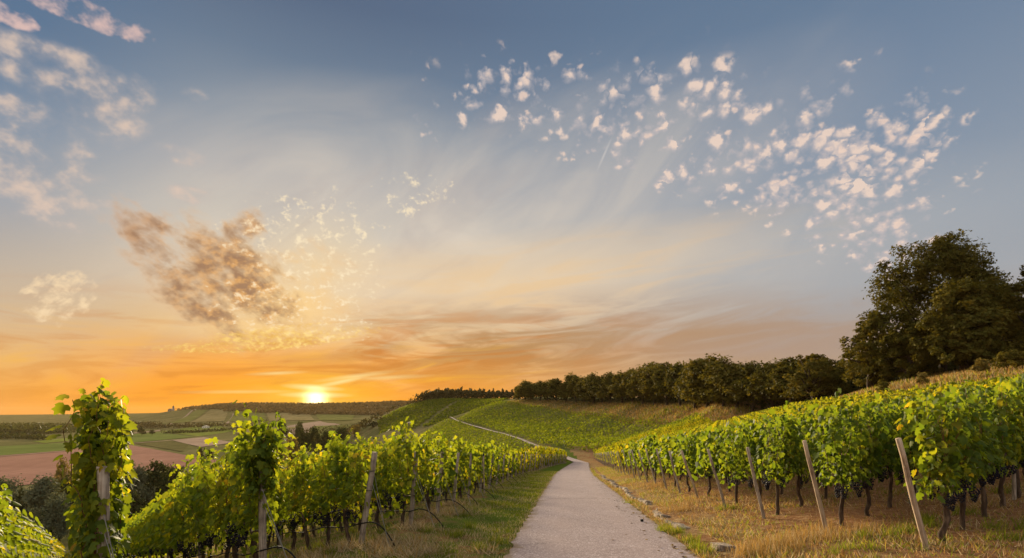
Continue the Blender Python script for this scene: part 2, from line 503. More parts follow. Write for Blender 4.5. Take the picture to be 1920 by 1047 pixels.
M['grass_dry'] = leaf_mat('dry grass', [(0, (.17, .105, .035)), (.5, (.28, .175, .055)), (.85, (.38, .25, .085)), (1, (.12, .12, .025))], (1.5, 1.3, .9), .35, .7, .15)
M['grass_straw'] = leaf_mat('straw', [(0, (.26, .20, .11)), (.5, (.40, .31, .18)), (1, (.54, .43, .27))], (1.3, 1.2, 1), .3, .8, .1)
M['bark'] = rough_mat('vine bark', [(0, (.035, .022, .014)), (.6, (.085, .055, .035)), (1, (.16, .11, .075))], 18, 5, .95, .012, 40, stretch=(1, 1, .25))
M['tree_bark'] = rough_mat('tree bark', [(0, (.020, .015, .010)), (1, (.065, .048, .034))], 5, 5, .95, .02, 12, stretch=(1, 1, .3))
M['cane'] = rough_mat('vine cane', [(0, (.10, .045, .020)), (1, (.20, .095, .04))], 12, 3, .7)
M['hose'] = rough_mat('black hose', [(0, (.010, .010, .010)), (1, (.022, .021, .020))], 9, 3, .7, spec=.12)
M['wire'] = rough_mat('galvanised wire', [(0, (.30, .30, .29)), (1, (.45, .44, .42))], 9, 3, .6, spec=.2)


def post_mat(name, a, b, c):
    m, nt, out = new_mat(name)
    v = objco(nt)
    oi = nt.nodes.new('ShaderNodeObjectInfo')
    mp = nt.nodes.new('ShaderNodeMapping'); mp.inputs['Scale'].default_value = (1, 1, .055)
    nt.links.new(v, mp.inputs[0]); nt.links.new(xyz(nt, E(nt, oi.outputs['Random']) * 9, 0., 0.), mp.inputs['Location'])
    n = noise(nt, mp.outputs[0], 55, 6, .65)
    n2 = noise(nt, v, 6, 4, .6)
    f = n * .65 + n2 * .35
    col = ramp(nt, f.step(.33, .66), [(0, a), (.5, b), (1, c)])
    bs = bsdf(nt, col, .9, .1, bump(nt, n, .012))
    nt.links.new(bs.outputs[0], out.inputs[0])
    return m


M['post'] = post_mat('weathered post wood', (.12, .090, .068), (.30, .24, .185), (.46, .39, .31))
M['post_new'] = post_mat('pale post wood', (.16, .11, .07), (.36, .27, .185), (.50, .40, .29))


def grape_mat():
    m, nt, out = new_mat('black grape skin')
    r = E(nt, geom(nt, 'Random Per Island'))
    nz = noise(nt, objco(nt), 60, 3, .6)
    c = ramp(nt, r * .6 + nz * .4, [(0, (.006, .005, .010)), (.55, (.012, .010, .020)), (.85, (.026, .022, .040)), (1, (.045, .018, .032))])
    b = bsdf(nt, c, .6, .18)
    nt.links.new(b.outputs[0], out.inputs[0])
    return m


M['grape'] = grape_mat()

# ------------------------------------------------------------------ terrain functions
_cy = np.array([-40, -10, 0, 8, 9.1, 11.8, 14, 18.3, 21.2, 27.7, 38, 46.8, 60, 75, 90, 105, 112, 118, 126, 200.])
_cx = np.array([-2.6, -.1, .7, 1.38, 1.52, 1.80, 2.05, 2.5, 2.82, 3.52, 4.6, 5.75, 7.6, 9.8, 12.0, 14.2, 15.0, 15.2, 15.2, 15.2])
_yy = np.arange(-40, 200, .5)
_cc = np.convolve(np.pad(np.interp(_yy, _cy, _cx), 8, mode='edge'), np.ones(17) / 17, 'valid')


def c_of(y): return np.interp(y, _yy, _cc)


def zp_of(y): return -1.62 - .081 * np.minimum(y, 125)


def sstep(a, b, x):
    t = np.clip((x - a) / (b - a), 0, 1)
    return t * t * (3 - 2 * t)


_rs = np.array([-1, 1.5, 2.2, 4, 8, 11, 14, 21, 29, 36, 43, 52, 70, 200])
_rr = np.array([0, .02, .12, .33, .78, 1.28, 1.90, 3.2, 4.6, 5.9, 7.7, 9.2, 10.0, 12.])


def near_h(x, y):
    s = x - c_of(y)
    zp = zp_of(y)
    rise = np.interp(s, _rs, _rr) * (1 + .4 * sstep(28, 75, y) * sstep(8, 16, s))
    fall = np.where(s < -4.3, .22 * (s + 4.3), 0.0)
    a = x + .844 * y
    fall = fall + .5 * np.exp(-((a + 1.9) / 1.1) ** 2) * sstep(-5, -8, s) * sstep(70, 40, y)
    crown = np.where(np.abs(s) < 1.5, .03 * (1 - (s / 1.5) ** 2), 0)
    return zp + np.where(s > 0, rise, fall) + crown - .03


def W3(px, py, d): return ((px - CX) / F * d, d, (HY - py) / F * d)


TRACK = [(1060, 858.5, 125), (1034, 846, 139), (1010, 838, 150), (975, 824, 175), (940, 813, 200), (900, 803, 235), (860, 791, 275), (842, 783, 310), (832, 781, 350)]
VTOP = [(948, 758.5, 305), (1012, 763, 275), (1097, 775, 230), (1181, 780, 190), (1251, 782, 165), (1299, 783, 150)]
WOOD = [(962, 749, 310), (1020, 750, 280), (1069, 752, 255), (1125, 753, 226), (1181, 754, 200), (1240, 757, 178), (1294, 761, 158), (1361, 766, 135)]
ANCH = []
def dense(L): return [L[0]] + [q for a, b in zip(L[:-1], L[1:]) for q in (tuple((u + v) / 2 for u, v in zip(a, b)), b)]
TRACK_, VTOP, WOOD = dense(TRACK), dense(VTOP), dense(WOOD)
ANCH += TRACK_[:-2] + VTOP + WOOD
ANCH += [(px + 6, py - 4 * 300 / d * .3, d + 45) for px, py, d in WOOD]
ANCH += [(px, HY - (HY - py) * d / (d + 150) - 6, d + 150) for px, py, d in WOOD]
# slope below the track, falling to the valley
ANCH += [(930, 835, 170), (880, 830, 200), (830, 822, 235), (800, 818, 275), (800, 850, 210), (740, 850, 250), (900, 870, 150), (700, 870, 230)]
# behind the silhouette of the middle hill
ANCH += [(930, 772, 352), (880, 790, 350), (840, 797, 350), (800, 806, 360)]
# next hill
ANCH += [(940, 766, 430), (880, 781, 430), (830, 794, 430), (770, 806, 430), (720, 812, 450)]
ANCH += [(940, 750.5, 560), (880, 750, 560), (820, 750.5, 560), (793, 752.5, 560), (765, 763, 560), (740, 772, 550), (715, 783, 540), (690, 800, 540)]
ANCH += [(940, 748, 640), (880, 747.5, 640), (820, 749, 650), (780, 756, 650), (740, 776, 660), (700, 797, 660)]
ANCH += [(960, 757, 950), (860, 760, 950), (780, 770, 950), (1100, 752, 900)]
# distant ridge with the castle spur
ANCH += [(0, 780, 2700), (100, 779, 2700), (215, 778, 2600), (262, 780, 2000), (300, 774, 1950), (330, 769.5, 1900), (370, 765, 1900), (430, 759, 1900), (480, 758, 1900), (540, 759, 1900), (592, 759.5, 1900), (650, 759, 1850),
         (700, 757.5, 1800), (770, 756, 1750), (850, 752, 1750), (950, 752, 1750)]
ANCH += [(0, 778, 3600), (330, 774, 3200), (592, 768, 3000), (770, 764, 3000), (950, 764, 3000)]
ANCH += [(250, 789, 1650), (330, 783, 1600), (430, 777, 1600), (540, 776, 1560), (650, 775, 1500), (750, 772, 1500)]
ANCH += [(280, 799, 1330), (360, 797, 1280), (440, 795, 1250), (540, 793, 1200), (620, 792, 1150), (690, 789, 1150)]
for px in (-400, -200, 0, 150, 300, 450, 560):
    for d in (270, 380, 560, 800, 1050):
        if px > 400 and d > 900: continue
        ANCH.append((px, HY + F * 42 / d, d))
for px in (-400, -200, 0, 150): ANCH += [(px, HY + F * 42 / d, d) for d in (1300, 1800)]
for px, d in ((640, 330), (640, 480), (640, 750), (700, 760)): ANCH.append((px, HY + F * 38 / d, d))
for px in (-400, -200): ANCH += [(px, 780, 2700), (px, 779, 3600)]
for px in (1500, 1700, 2000, 2400): ANCH += [(px, HY - F * 13.5 / d, d) for d in (170, 300, 700, 1600, 3500)]
for px in (-400, 0, 400, 800, 1200, 1600, 2000): ANCH.append((px, HY + F * 40 / 9000, 9000))
_A = [(p[0], p[2], (HY - p[1]) / F * p[2]) for p in ANCH]
for px in range(-400, 1500, 150):              # tie to the near ground
    for d in (92, 112, 130, 150):
        if px > 1150 and d > 120: continue
        if px > 820 and d > 115: continue
        x = (px - CX) / F * d
        _A.append((px, d, max(-42, float(near_h(np.array(x), np.array(d * 1.0))))))
for px in (1500, 1700, 2000, 2400):
    for d in (92, 112, 130):
        _A.append((px, d, float(near_h(np.array((px - CX) / F * d), np.array(d * 1.0)))))
_A = np.array(_A, float)
_P = np.stack([_A[:, 0] / 260.0, np.log(_A[:, 1]) * 4.2], 1)
_EPS = .30


def _phi(r2): return np.sqrt(r2 + _EPS ** 2)


_K = _phi(((_P[:, None] - _P[None]) ** 2).sum(-1)) 
_K[np.arange(len(_P)), np.arange(len(_P))] -= .012
_z0 = _A[:, 2].mean()
_Wt = np.linalg.lstsq(_K, _A[:, 2] - _z0, rcond=None)[0]


def far_h(x, y):
    px = np.clip(x / np.maximum(y, 1) * F + CX, -420, 2420); ly = np.log(np.clip(y, 80, 9000)) * 4.2
    q = np.stack([px.ravel() / 260.0, ly.ravel()], 1)
    out = np.empty(len(q))
    for i in range(0, len(q), 20000):
        b = q[i:i + 20000]
        out[i:i + 20000] = _phi(((b[:, None] - _P[None]) ** 2).sum(-1)) @ _Wt + _z0
    return out.reshape(x.shape)


def height(x, y):
    x = np.asarray(x, float); y = np.asarray(y, float)
    x, y = np.broadcast_arrays(x, y)
    h = near_h(x, np.clip(y, -40, 140))
    w = sstep(92, 128, y)
    f = np.where(w > 0, 1, 0)
    if f.any():
        idx = np.nonzero(w > 0)
        hf = far_h(x[idx], y[idx])
        h = h.copy()
        h[idx] = h[idx] * (1 - w[idx]) + hf * w[idx]
    k = 2.0                                     # soft floor of the valley at -40
    return np.where(h > -30, h, -40 + k * np.log1p(np.exp(np.clip((h + 40) / k, -30, 30))))


def H(x, y): return float(height(np.array([x * 1.0]), np.array([y * 1.0]))[0])


def on(px, py, d=None):
    """the ground point seen at (px, py) of the photograph, marching out along the ray"""
    ds = np.exp(np.linspace(math.log(5), math.log(6000), 1500)) if d is None else np.array([d])
    x = (px - CX) / F * ds
    g = height(x, ds); r = (HY - py) / F * ds
    k = np.nonzero(g >= r)[0]
    i = k[0] if len(k) else len(ds) - 1
    return x[i], ds[i], g[i]


# ------------------------------------------------------------------ ground
def ground_material():
    m, nt, out = new_mat('vineyard ground')
    at = nt.nodes.new('ShaderNodeAttribute'); at.attribute_name = 'zone'
    sp = nt.nodes.new('ShaderNodeSeparateColor'); nt.links.new(at.outputs['Color'], sp.inputs[0])
    green, dry, far = (E(nt, sp.outputs[i]) for i in range(3))
    P = geom(nt, 'Position')
    n1 = noise(nt, P, .9, 5, .6); n2 = noise(nt, P, 7, 5, .65); n3 = noise(nt, P, 55, 4, .65)
    soil = ramp(nt, (n2 * .5 + n3 * .5).step(.3, .7), [(0, (.095, .044, .020)), (.5, (.20, .100, .048)), (1, (.31, .185, .10))])
    straw = ramp(nt, (n2 * .4 + n3 * .6).step(.3, .7), [(0, (.16, .105, .050)), (.5, (.28, .19, .09)), (1, (.44, .32, .17))])
    grass = ramp(nt, (n2 * .5 + n3 * .5).step(.3, .7), [(0, (.040, .060, .010)), (.6, (.075, .105, .016)), (1, (.14, .15, .03))])
    valley = ramp(nt, (noise(nt, P, .02, 6, .65) * .6 + noise(nt, P, .25, 3, .6) * .4).step(.3, .7), [(0, (.080, .084, .030)), (.5, (.130, .122, .048)), (1, (.21, .17, .080))])
    c = mix(nt, (n1 * .6 + n2 * .4 + dry * .5 - .25).step(.42, .62), soil, straw)
    c = mix(nt, (n1 * .5 + n2 * .5 + green * .9 - .62).step(.36, .56), c, grass)
    c = mix(nt, far, c, valley)
    b = bsdf(nt, c, 1.0, .0, bump(nt, n3 * .5 + n2 * 1.2, .05))
    nt.links.new(b.outputs[0], out.inputs[0])
    return m


def build_ground():
    ys = [-18.]
    while ys[-1] < 5200:
        y = ys[-1]
        ys.append(y + (.30 if y < 24 else .30 * (1 + (y - 24) / 26)))
    ys = np.array(ys)
    us = np.concatenate([np.linspace(-1.9, -.55, 100, endpoint=False), np.linspace(-.55, .75, 260, endpoint=False), np.linspace(.75, 1.9, 80)])
    Y, U = np.meshgrid(ys, us, indexing='ij')
    X = U * (Y + 20)
    Z = height(X, Y)
    nr, nc = X.shape
    near = sstep(60, 20, Y)
    rough = .02 * np.sin(X * 3.1 + 1.3 * np.sin(Y * 2.3)) * np.cos(Y * 2.7 + X) + .025 * np.sin(X * 1.3 - Y * .9 + 2)
    s = X - c_of(Y)
    Z = Z + rough * near * (np.abs(s) > 1.9)
    V = np.stack([X, Y, Z], -1).reshape(-1, 3)
    i = np.arange(nr - 1)[:, None] * nc; j = np.arange(nc - 1)[None]
    Fq = np.stack([i + j, i + j + 1, i + nc + j + 1, i + nc + j], -1).reshape(-1, 4)
    me = mesh_np('ground', V, Fq.ravel(), np.full(len(Fq), 4), [ground_material()], smooth=True)
    green = np.where(s < 0, .55 + .45 * sstep(-4.2, -2.0, s) * sstep(6, 26, Y) + .1, .12 + .42 * sstep(20, 60, Y) * sstep(6, 3, s))
    green = np.where((s > 4), .40, green)
    dry = np.where(s > 0, .30 + .24 * sstep(5, 2.5, s), .62)
    far = sstep(110, 190, Y) * 1.0
    far = np.maximum(far, sstep(-26, -40, s))
    a = me.attributes.new('zone', 'FLOAT_COLOR', 'POINT')
    colr = np.stack([green, dry, far, np.ones_like(far)], -1).reshape(-1, 4).astype(np.float32)
    a.data.foreach_set('color', colr.ravel())
    tag(link('ground', me), kind='structure')


build_ground()


def path_mat():
    m, nt, out = new_mat('reddish asphalt')
    P = geom(nt, 'Position')
    v = nt.nodes.new('ShaderNodeTexVoronoi'); v.inputs['Scale'].default_value = 55
    nt.links.new(P, v.inputs['Vector'])
    sp = nt.nodes.new('ShaderNodeSeparateColor'); nt.links.new(v.outputs['Color'], sp.inputs[0])
    g = E(nt, sp.outputs[0])
    n1 = noise(nt, P, .7, 5, .6); n2 = noise(nt, P, 9, 5, .65)
    c = ramp(nt, g, [(0, (.19, .146, .143)), (.45, (.285, .224, .220)), (.85, (.37, .30, .295)), (.97, (.55, .49, .48)), (1, (.11, .085, .083))])
    c = mix(nt, (n1 * .6 + n2 * .4).step(.35, .65) * .40, c, (.20, .15, .138))
    at = nt.nodes.new('ShaderNodeAttribute'); at.attribute_name = 'across'
    u = E(nt, at.outputs['Fac'])
    au = u._m('ABSOLUTE')
    wheel = ((au - .48) * 5.5); wheel = (wheel * wheel * -1).exp()
    c = mix(nt, wheel * (.15 + n1 * .5).clamp() * .55, c, (.34, .26, .24))
    n4 = noise(nt, P, 2.2, 5, .65)
    c = mix(nt, (au + (n4 - .5) * .55 + (n2 - .5) * .25).step(.86, 1.02) * .85, c, (.17, .12, .075))
    mpc = nt.nodes.new('ShaderNodeMapping'); nt.links.new(P, mpc.inputs[0]); mpc.inputs['Scale'].default_value = (1, .5, 1)
    vc = nt.nodes.new('ShaderNodeTexVoronoi'); vc.feature = 'DISTANCE_TO_EDGE'; vc.inputs['Scale'].default_value = .42
    wv = nt.nodes.new('ShaderNodeVectorMath'); wv.operation = 'ADD'; nt.links.new(mpc.outputs[0], wv.inputs[0]); nt.links.new(xyz(nt, n4 * .9, n2 * .4, 0.), wv.inputs[1])
    nt.links.new(wv.outputs[0], vc.inputs['Vector'])
    crack = E(nt, vc.outputs['Distance']).step(.010, .003) * noise(nt, P, .35, 2, .5).step(.50, .60)
    c = mix(nt, crack * .7, c, (.06, .042, .036))
    b = bsdf(nt, c, .95, .05, bump(nt, g * .5 + n2, .008))
    nt.links.new(b.outputs[0], out.inputs[0])
    return m


def strip(name, cen, zs, half, mat, crown=0, jitter=0):
    """a ribbon along the points CEN (n,2), half-widths HALF (n,)"""
    cen = np.asarray(cen, float); n = len(cen)
    t = np.gradient(cen, axis=0); t /= np.linalg.norm(t, axis=1)[:, None]
    nrm = np.stack([t[:, 1], -t[:, 0]], 1)
    half = np.broadcast_to(half, (n,))
    K = 9
    u = np.linspace(-1, 1, K)
    hl = half + jitter * (RNG.random(n) - .5); hr = half + jitter * (RNG.random(n) - .5)
    w = np.where(u[None] < 0, hl[:, None], hr[:, None]) * u[None]
    XY = cen[:, None] + w[..., None] * nrm[:, None]
    Z = zs[:, None] + crown * (1 - u[None] ** 2)
    V = np.concatenate([XY, np.broadcast_to(Z, XY.shape[:2])[..., None]], -1).reshape(-1, 3)
    i = np.arange(n - 1)[:, None] * K; j = np.arange(K - 1)[None]
    Fq = np.stack([i + j, i + j + 1, i + K + j + 1, i + K + j], -1).reshape(-1, 4)
    me = mesh_np(name, V, Fq.ravel(), np.full(len(Fq), 4), [mat], smooth=True)
    me.attributes.new('across', 'FLOAT', 'POINT').data.foreach_set('value', np.tile(u, n).astype(np.float32))
    return tag(link(name, me), kind='structure')


def build_paths():
    ys = np.concatenate([np.arange(-16, 40, .25), np.arange(40, 108, .7)])
    pts = [(float(c_of(y)), y) for y in ys]
    tr = [(15.1, 113), (14.6, 119)] + [W3(*p)[:2] for p in TRACK]
    for a, b in zip([pts[-1]] + tr[:-1], tr):
        L = math.dist(a, b)
        for k in range(1, int(L / 1.5) + 2): pts.append((a[0] + (b[0] - a[0]) * k / (int(L / 1.5) + 1), a[1] + (b[1] - a[1]) * k / (int(L / 1.5) + 1)))
    pts = np.array(pts)
    for _ in range(14): pts[240:-1] = (pts[239:-2] + pts[240:-1] * 2 + pts[241:]) / 4
    zs = height(pts[:, 0], pts[:, 1]) + np.interp(pts[:, 1], [0, 20, 110, 300], [.035, .05, .12, .6])
    half = np.interp(pts[:, 1], [0, 110, 140, 300], [1.5, 1.5, .8, .45])
    strip('path', pts, zs, half, path_mat(), .03, .10)


build_paths()
#@@R2@@
# ------------------------------------------------------------------ vines
ORD = ['first', 'second', 'third', 'fourth', 'fifth', 'sixth', 'seventh', 'eighth', 'ninth', 'tenth', 'eleventh', 'twelfth', 'thirteenth', 'fourteenth', 'fifteenth', 'sixteenth',
       'seventeenth', 'eighteenth', 'nineteenth', 'twentieth']
TENS = {2: 'twenty', 3: 'thirty', 4: 'forty', 5: 'fifty', 6: 'sixty'}


def nth(k):
    if k < 20: return ORD[k]
    t, u = divmod(k + 1, 10)
    return TENS[t] + '-' + ORD[u - 1] if u else TENS[t][:-1] + 'ieth'


def foliage_points(n_shoot, zlo, ztop, step, half=.64, tall=0.0, droop=.12, thick=.10, reach=1.0):
    """leaves on shoots tied up along a row -> positions, normals, tips, and the shoot lines"""
    P, N, T, L = [], [], [], []
    for k in range(n_shoot):
        b = np.array([RNG.uniform(-half, half), RNG.normal(0, .05), zlo + RNG.uniform(-.05, .15)])
        top = ztop + RNG.normal(0, .10) + (tall * RNG.random() if RNG.random() < .35 else 0)
        lean = np.array([RNG.normal(0, .10), RNG.normal(0, thick)])
        n = max(3, int((top - b[2]) / step))
        t = np.linspace(0, 1, n)
        wob = np.cumsum(RNG.normal(0, .018, (n, 2)), 0)
        line = np.stack([b[0] + lean[0] * t * 1.2 + wob[:, 0], b[1] + lean[1] * np.sin(t * 2.2) * 1.3 + wob[:, 1], b[2] + (top - b[2]) * t], 1)
        L.append(line)
        sgn = np.where((np.arange(n) + k) % 2 == 0, 1, -1)
        ang = RNG.normal(0, .8, n)
        off = np.stack([np.sin(ang) * 1.0, np.cos(ang) * sgn, RNG.normal(-.05, .25, n)], 1)
        ln = RNG.uniform(.06, .22, n) * (1 - .45 * t) * reach
        P.append(line + off * ln[:, None])
        N.append(off * .9 + np.array([0, 0, .45]) + unit(n) * .55)
        T.append(np.array([0, 0, -.9]) + off * .45 + unit(n) * .45)
    nb = int(n_shoot * 2.2)                       # leaves hanging at the lower edge
    s = np.where(RNG.random(nb) < .5, 1, -1)
    off = np.stack([RNG.normal(0, .5, nb), s * 1.0, RNG.normal(0, .3, nb)], 1)
    P.append(np.stack([RNG.uniform(-half, half, nb), s * RNG.uniform(.04, .2, nb) * reach, zlo - np.abs(RNG.normal(0, droop, nb))], 1))
    N.append(off + unit(nb) * .4); T.append(np.array([0, 0, -1.]) + unit(nb) * .4)
    return np.concatenate(P), np.concatenate(N), np.concatenate(T), L


def vine_meshes(n_var, n_shoot, zlo, ztop, step, size, tmpl, name, tall=0., half=.64, canes=True, mat='vine_leaf', thick=.10, droop=.12, reach=1.0, extra=None):
    out = []
    for _ in range(n_var):
        P, N, T, L = foliage_points(n_shoot, zlo, ztop, step, half, tall, droop, thick, reach)
        if extra:
            P2, N2, T2, L2 = foliage_points(extra[1], extra[2], extra[3], step, .16, .30, .10, .10, .8)
            o2 = np.array([extra[0], 0, 0])
            P, N, T, L = np.concatenate([P, P2 + o2]), np.concatenate([N, N2]), np.concatenate([T, T2]), L + [q + o2 for q in L2]
        sz = size * RNG.uniform(.6, 1.25, len(P))
        V, Fa = cards(P, N, T, sz, tmpl, curl=RNG.normal(1.1, .9, len(P)))
        g = Geo(); g.add(V, Fa, 0)
        fol = g.mesh(name, [M[mat]])
        cm = None
        if canes:
            g = Geo()
            for ln in L[::2]: g.tube(ln[::2], np.linspace(.006, .0025, len(ln[::2])), 4, cap=False)
            cm = g.mesh('canes', [M['cane']])
        out.append((fol, cm))
    return out


def trunk_mesh(h, r, arm=.5):
    g = Geo()
    n = 9
    z = np.linspace(-.12, h, n)
    w = np.cumsum(RNG.normal(0, .016, (n, 2)), 0); w -= w[0]
    rad = r * (1.25 - .35 * np.linspace(0, 1, n)) * (1 + RNG.normal(0, .10, n)); rad[0] *= 1.35; rad[-1] *= 1.35
    g.tube(np.stack([w[:, 0], w[:, 1], z], 1), rad, 8)
    for sg in (-1, 1):
        m = 6
        t = np.linspace(0, 1, m)
        p = np.stack([w[-1, 0] + sg * arm * t, w[-1, 1] + RNG.normal(0, .012, m), h - .03 + .09 * np.sin(t * 2.2) + RNG.normal(0, .006, m)], 1)
        g.tube(p, np.linspace(r * .62, r * .28, m), 6)
    return g.mesh('trunk', [M['bark']], True)


def bunch_mesh(n, L, R, br):
    bm = bmesh.new()
    bmesh.ops.create_icosphere(bm, subdivisions=1, radius=1)
    bv = np.array([v.co[:] for v in bm.verts]); bf = np.array([[v.index for v in f.verts] for f in bm.faces]); bm.free()
    g = Geo()
    for k in range(n):
        t = (k + .5) / n
        r = R * (1 - .75 * t ** 1.4) * (.75 + .25 * RNG.random()); a = k * 2.4
        p = np.array([math.cos(a) * r, math.sin(a) * r, -L * t + RNG.normal(0, .008)])
        g.add(bv * br * RNG.uniform(.85, 1.15) + p, bf)
    g.tube([(0, 0, .07), (.004, 0, .02), (0, 0, -L * .7)], .0035, 4)
    return g.mesh('grape_bunch', [M['grape']], True)


BUNCH = [bunch_mesh(46, .17, .062, .0115), bunch_mesh(38, .14, .058, .0115), bunch_mesh(52, .19, .066, .012)]
TRUNK_R = [trunk_mesh(.80 + .05 * k % .1, .034, .5) for k in range(5)]
TRUNK_L = [trunk_mesh(.70, .036, .5) for k in range(5)]
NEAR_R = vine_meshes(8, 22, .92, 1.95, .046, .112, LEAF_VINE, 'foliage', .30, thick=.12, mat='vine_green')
NEAR_L = vine_meshes(8, 20, .90, 2.04, .048, .112, LEAF_VINE, 'foliage', .32, thick=.11, droop=.17)
SLIM_L = vine_meshes(4, 18, .74, 2.10, .048, .112, LEAF_VINE, 'foliage', .25, thick=.04, droop=.2, reach=.55)
TALL_L = vine_meshes(1, 30, .40, 2.34, .046, .105, LEAF_VINE, 'foliage', .22, half=.28, thick=.04, droop=.25, reach=.52) + vine_meshes(1, 16, .86, 2.0, .046, .112, LEAF_VINE, 'foliage', .2, half=.50, thick=.10, droop=.17, extra=(-.50, 22, 1.50, 2.24))
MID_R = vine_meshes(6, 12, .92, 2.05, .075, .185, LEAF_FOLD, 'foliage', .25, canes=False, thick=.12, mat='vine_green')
MID_L = vine_meshes(6, 13, .84, 2.06, .078, .185, LEAF_FOLD, 'foliage', .30, canes=False, thick=.11, droop=.2)
FAR_R = vine_meshes(4, 8, .92, 2.05, .115, .27, LEAF_FOLD, 'foliage', .2, canes=False, thick=.12, mat='vine_far')
FAR_L = vine_meshes(4, 8, .74, 2.06, .115, .27, LEAF_FOLD, 'foliage', .25, canes=False, thick=.11, mat='vine_far')


def mesh_arrays(me):
    V = np.empty(len(me.vertices) * 3, np.float32); me.vertices.foreach_get('co', V)
    Fi = np.empty(len(me.loops), np.int32); me.loops.foreach_get('vertex_index', Fi)
    return V.reshape(-1, 3).astype(float), Fi.reshape(-1, 4)


def pix(x, y, z): return CX + F * x / y, HY - F * z / y


RD = np.array([1.4, 1.0]) / math.hypot(1.4, 1)
LD = np.array([-.844, 1.0]) / math.hypot(.844, 1)
ry = [7.0, 8.75, 10.95, 13.25, 15.75]
while ry[-1] < 116: ry.append(ry[-1] + 2.4)
RIGHT = []
for k, y in enumerate(ry):
    s = 3.45 + .9 * math.exp(-k * .7)
    RIGHT.append((float(c_of(y)) + s, y))
la = [-1.9, .22, 2.68, 5.1, 7.45, 9.9]
while la[-1] < 111: la.append(la[-1] + 2.45)
LEFT = []
for k, a in enumerate(la):
    y = (a + 3.55) / .925
    se = -4.3
    for _ in range(30): se = -4.3 + 1.1 * float(sstep(45, 105, y)); y = (a - (float(c_of(y)) + se)) / .844
    LEFT.append({1: (-4.0, 5.0), 2: (-3.55, 7.3), 3: (-2.76, 9.35), 4: (-2.30, 11.6), 5: (-2.06, 14.1)}.get(k, (float(c_of(y)) + se, y)))

VINES = []          # (distance, side, row, index, x, y, priority)
SPACING = 1.15
for k, (x0, y0) in enumerate(RIGHT):
    for i in range(40):
        p = np.array([x0, y0]) + RD * (.55 + SPACING * i)
        s = p[0] - float(c_of(p[1]))
        if s > 31.5 or p[1] > 128: break
        VINES.append((math.hypot(*p), 'R', k, i, p[0], p[1]))
for k, (x0, y0) in enumerate(LEFT):
    n = 46 if k <= 2 else 12 if k < 20 else 7
    for i in range(n):
        p = np.array([x0, y0]) + LD * (.45 + SPACING * i)
        VINES.append((math.hypot(*p), 'L', k, i, p[0], p[1]))


def in_frame(x, y):
    if y < 1.5: return False
    px, _ = pix(x, y, 0)
    return -90 < px < 2010


cand = []
for v in VINES:
    d, side, k, i, x, y = v
    if not in_frame(x, y): continue
    if side == 'L' and k > 2 and i > 6: continue
    if side == 'R' and i > 4 + max(0, (k == 0) * 6, 8 - k): pen = 1.5
    else: pen = 1.0
    cand.append((d * pen, v))
cand.sort(key=lambda q: q[0])
SOLO = set((v[1], v[2], v[3]) for _, v in cand[:296])


def row_words(side, k):
    return ('nearest row right of path' if k == 0 else f'{nth(k)} row right of path') if side == 'R' else \
           (['hedge in lower left corner', 'row behind the tall leafy post', 'row of the upright grey post'][k] if k < 3 else f'{nth(k)} row left of path')


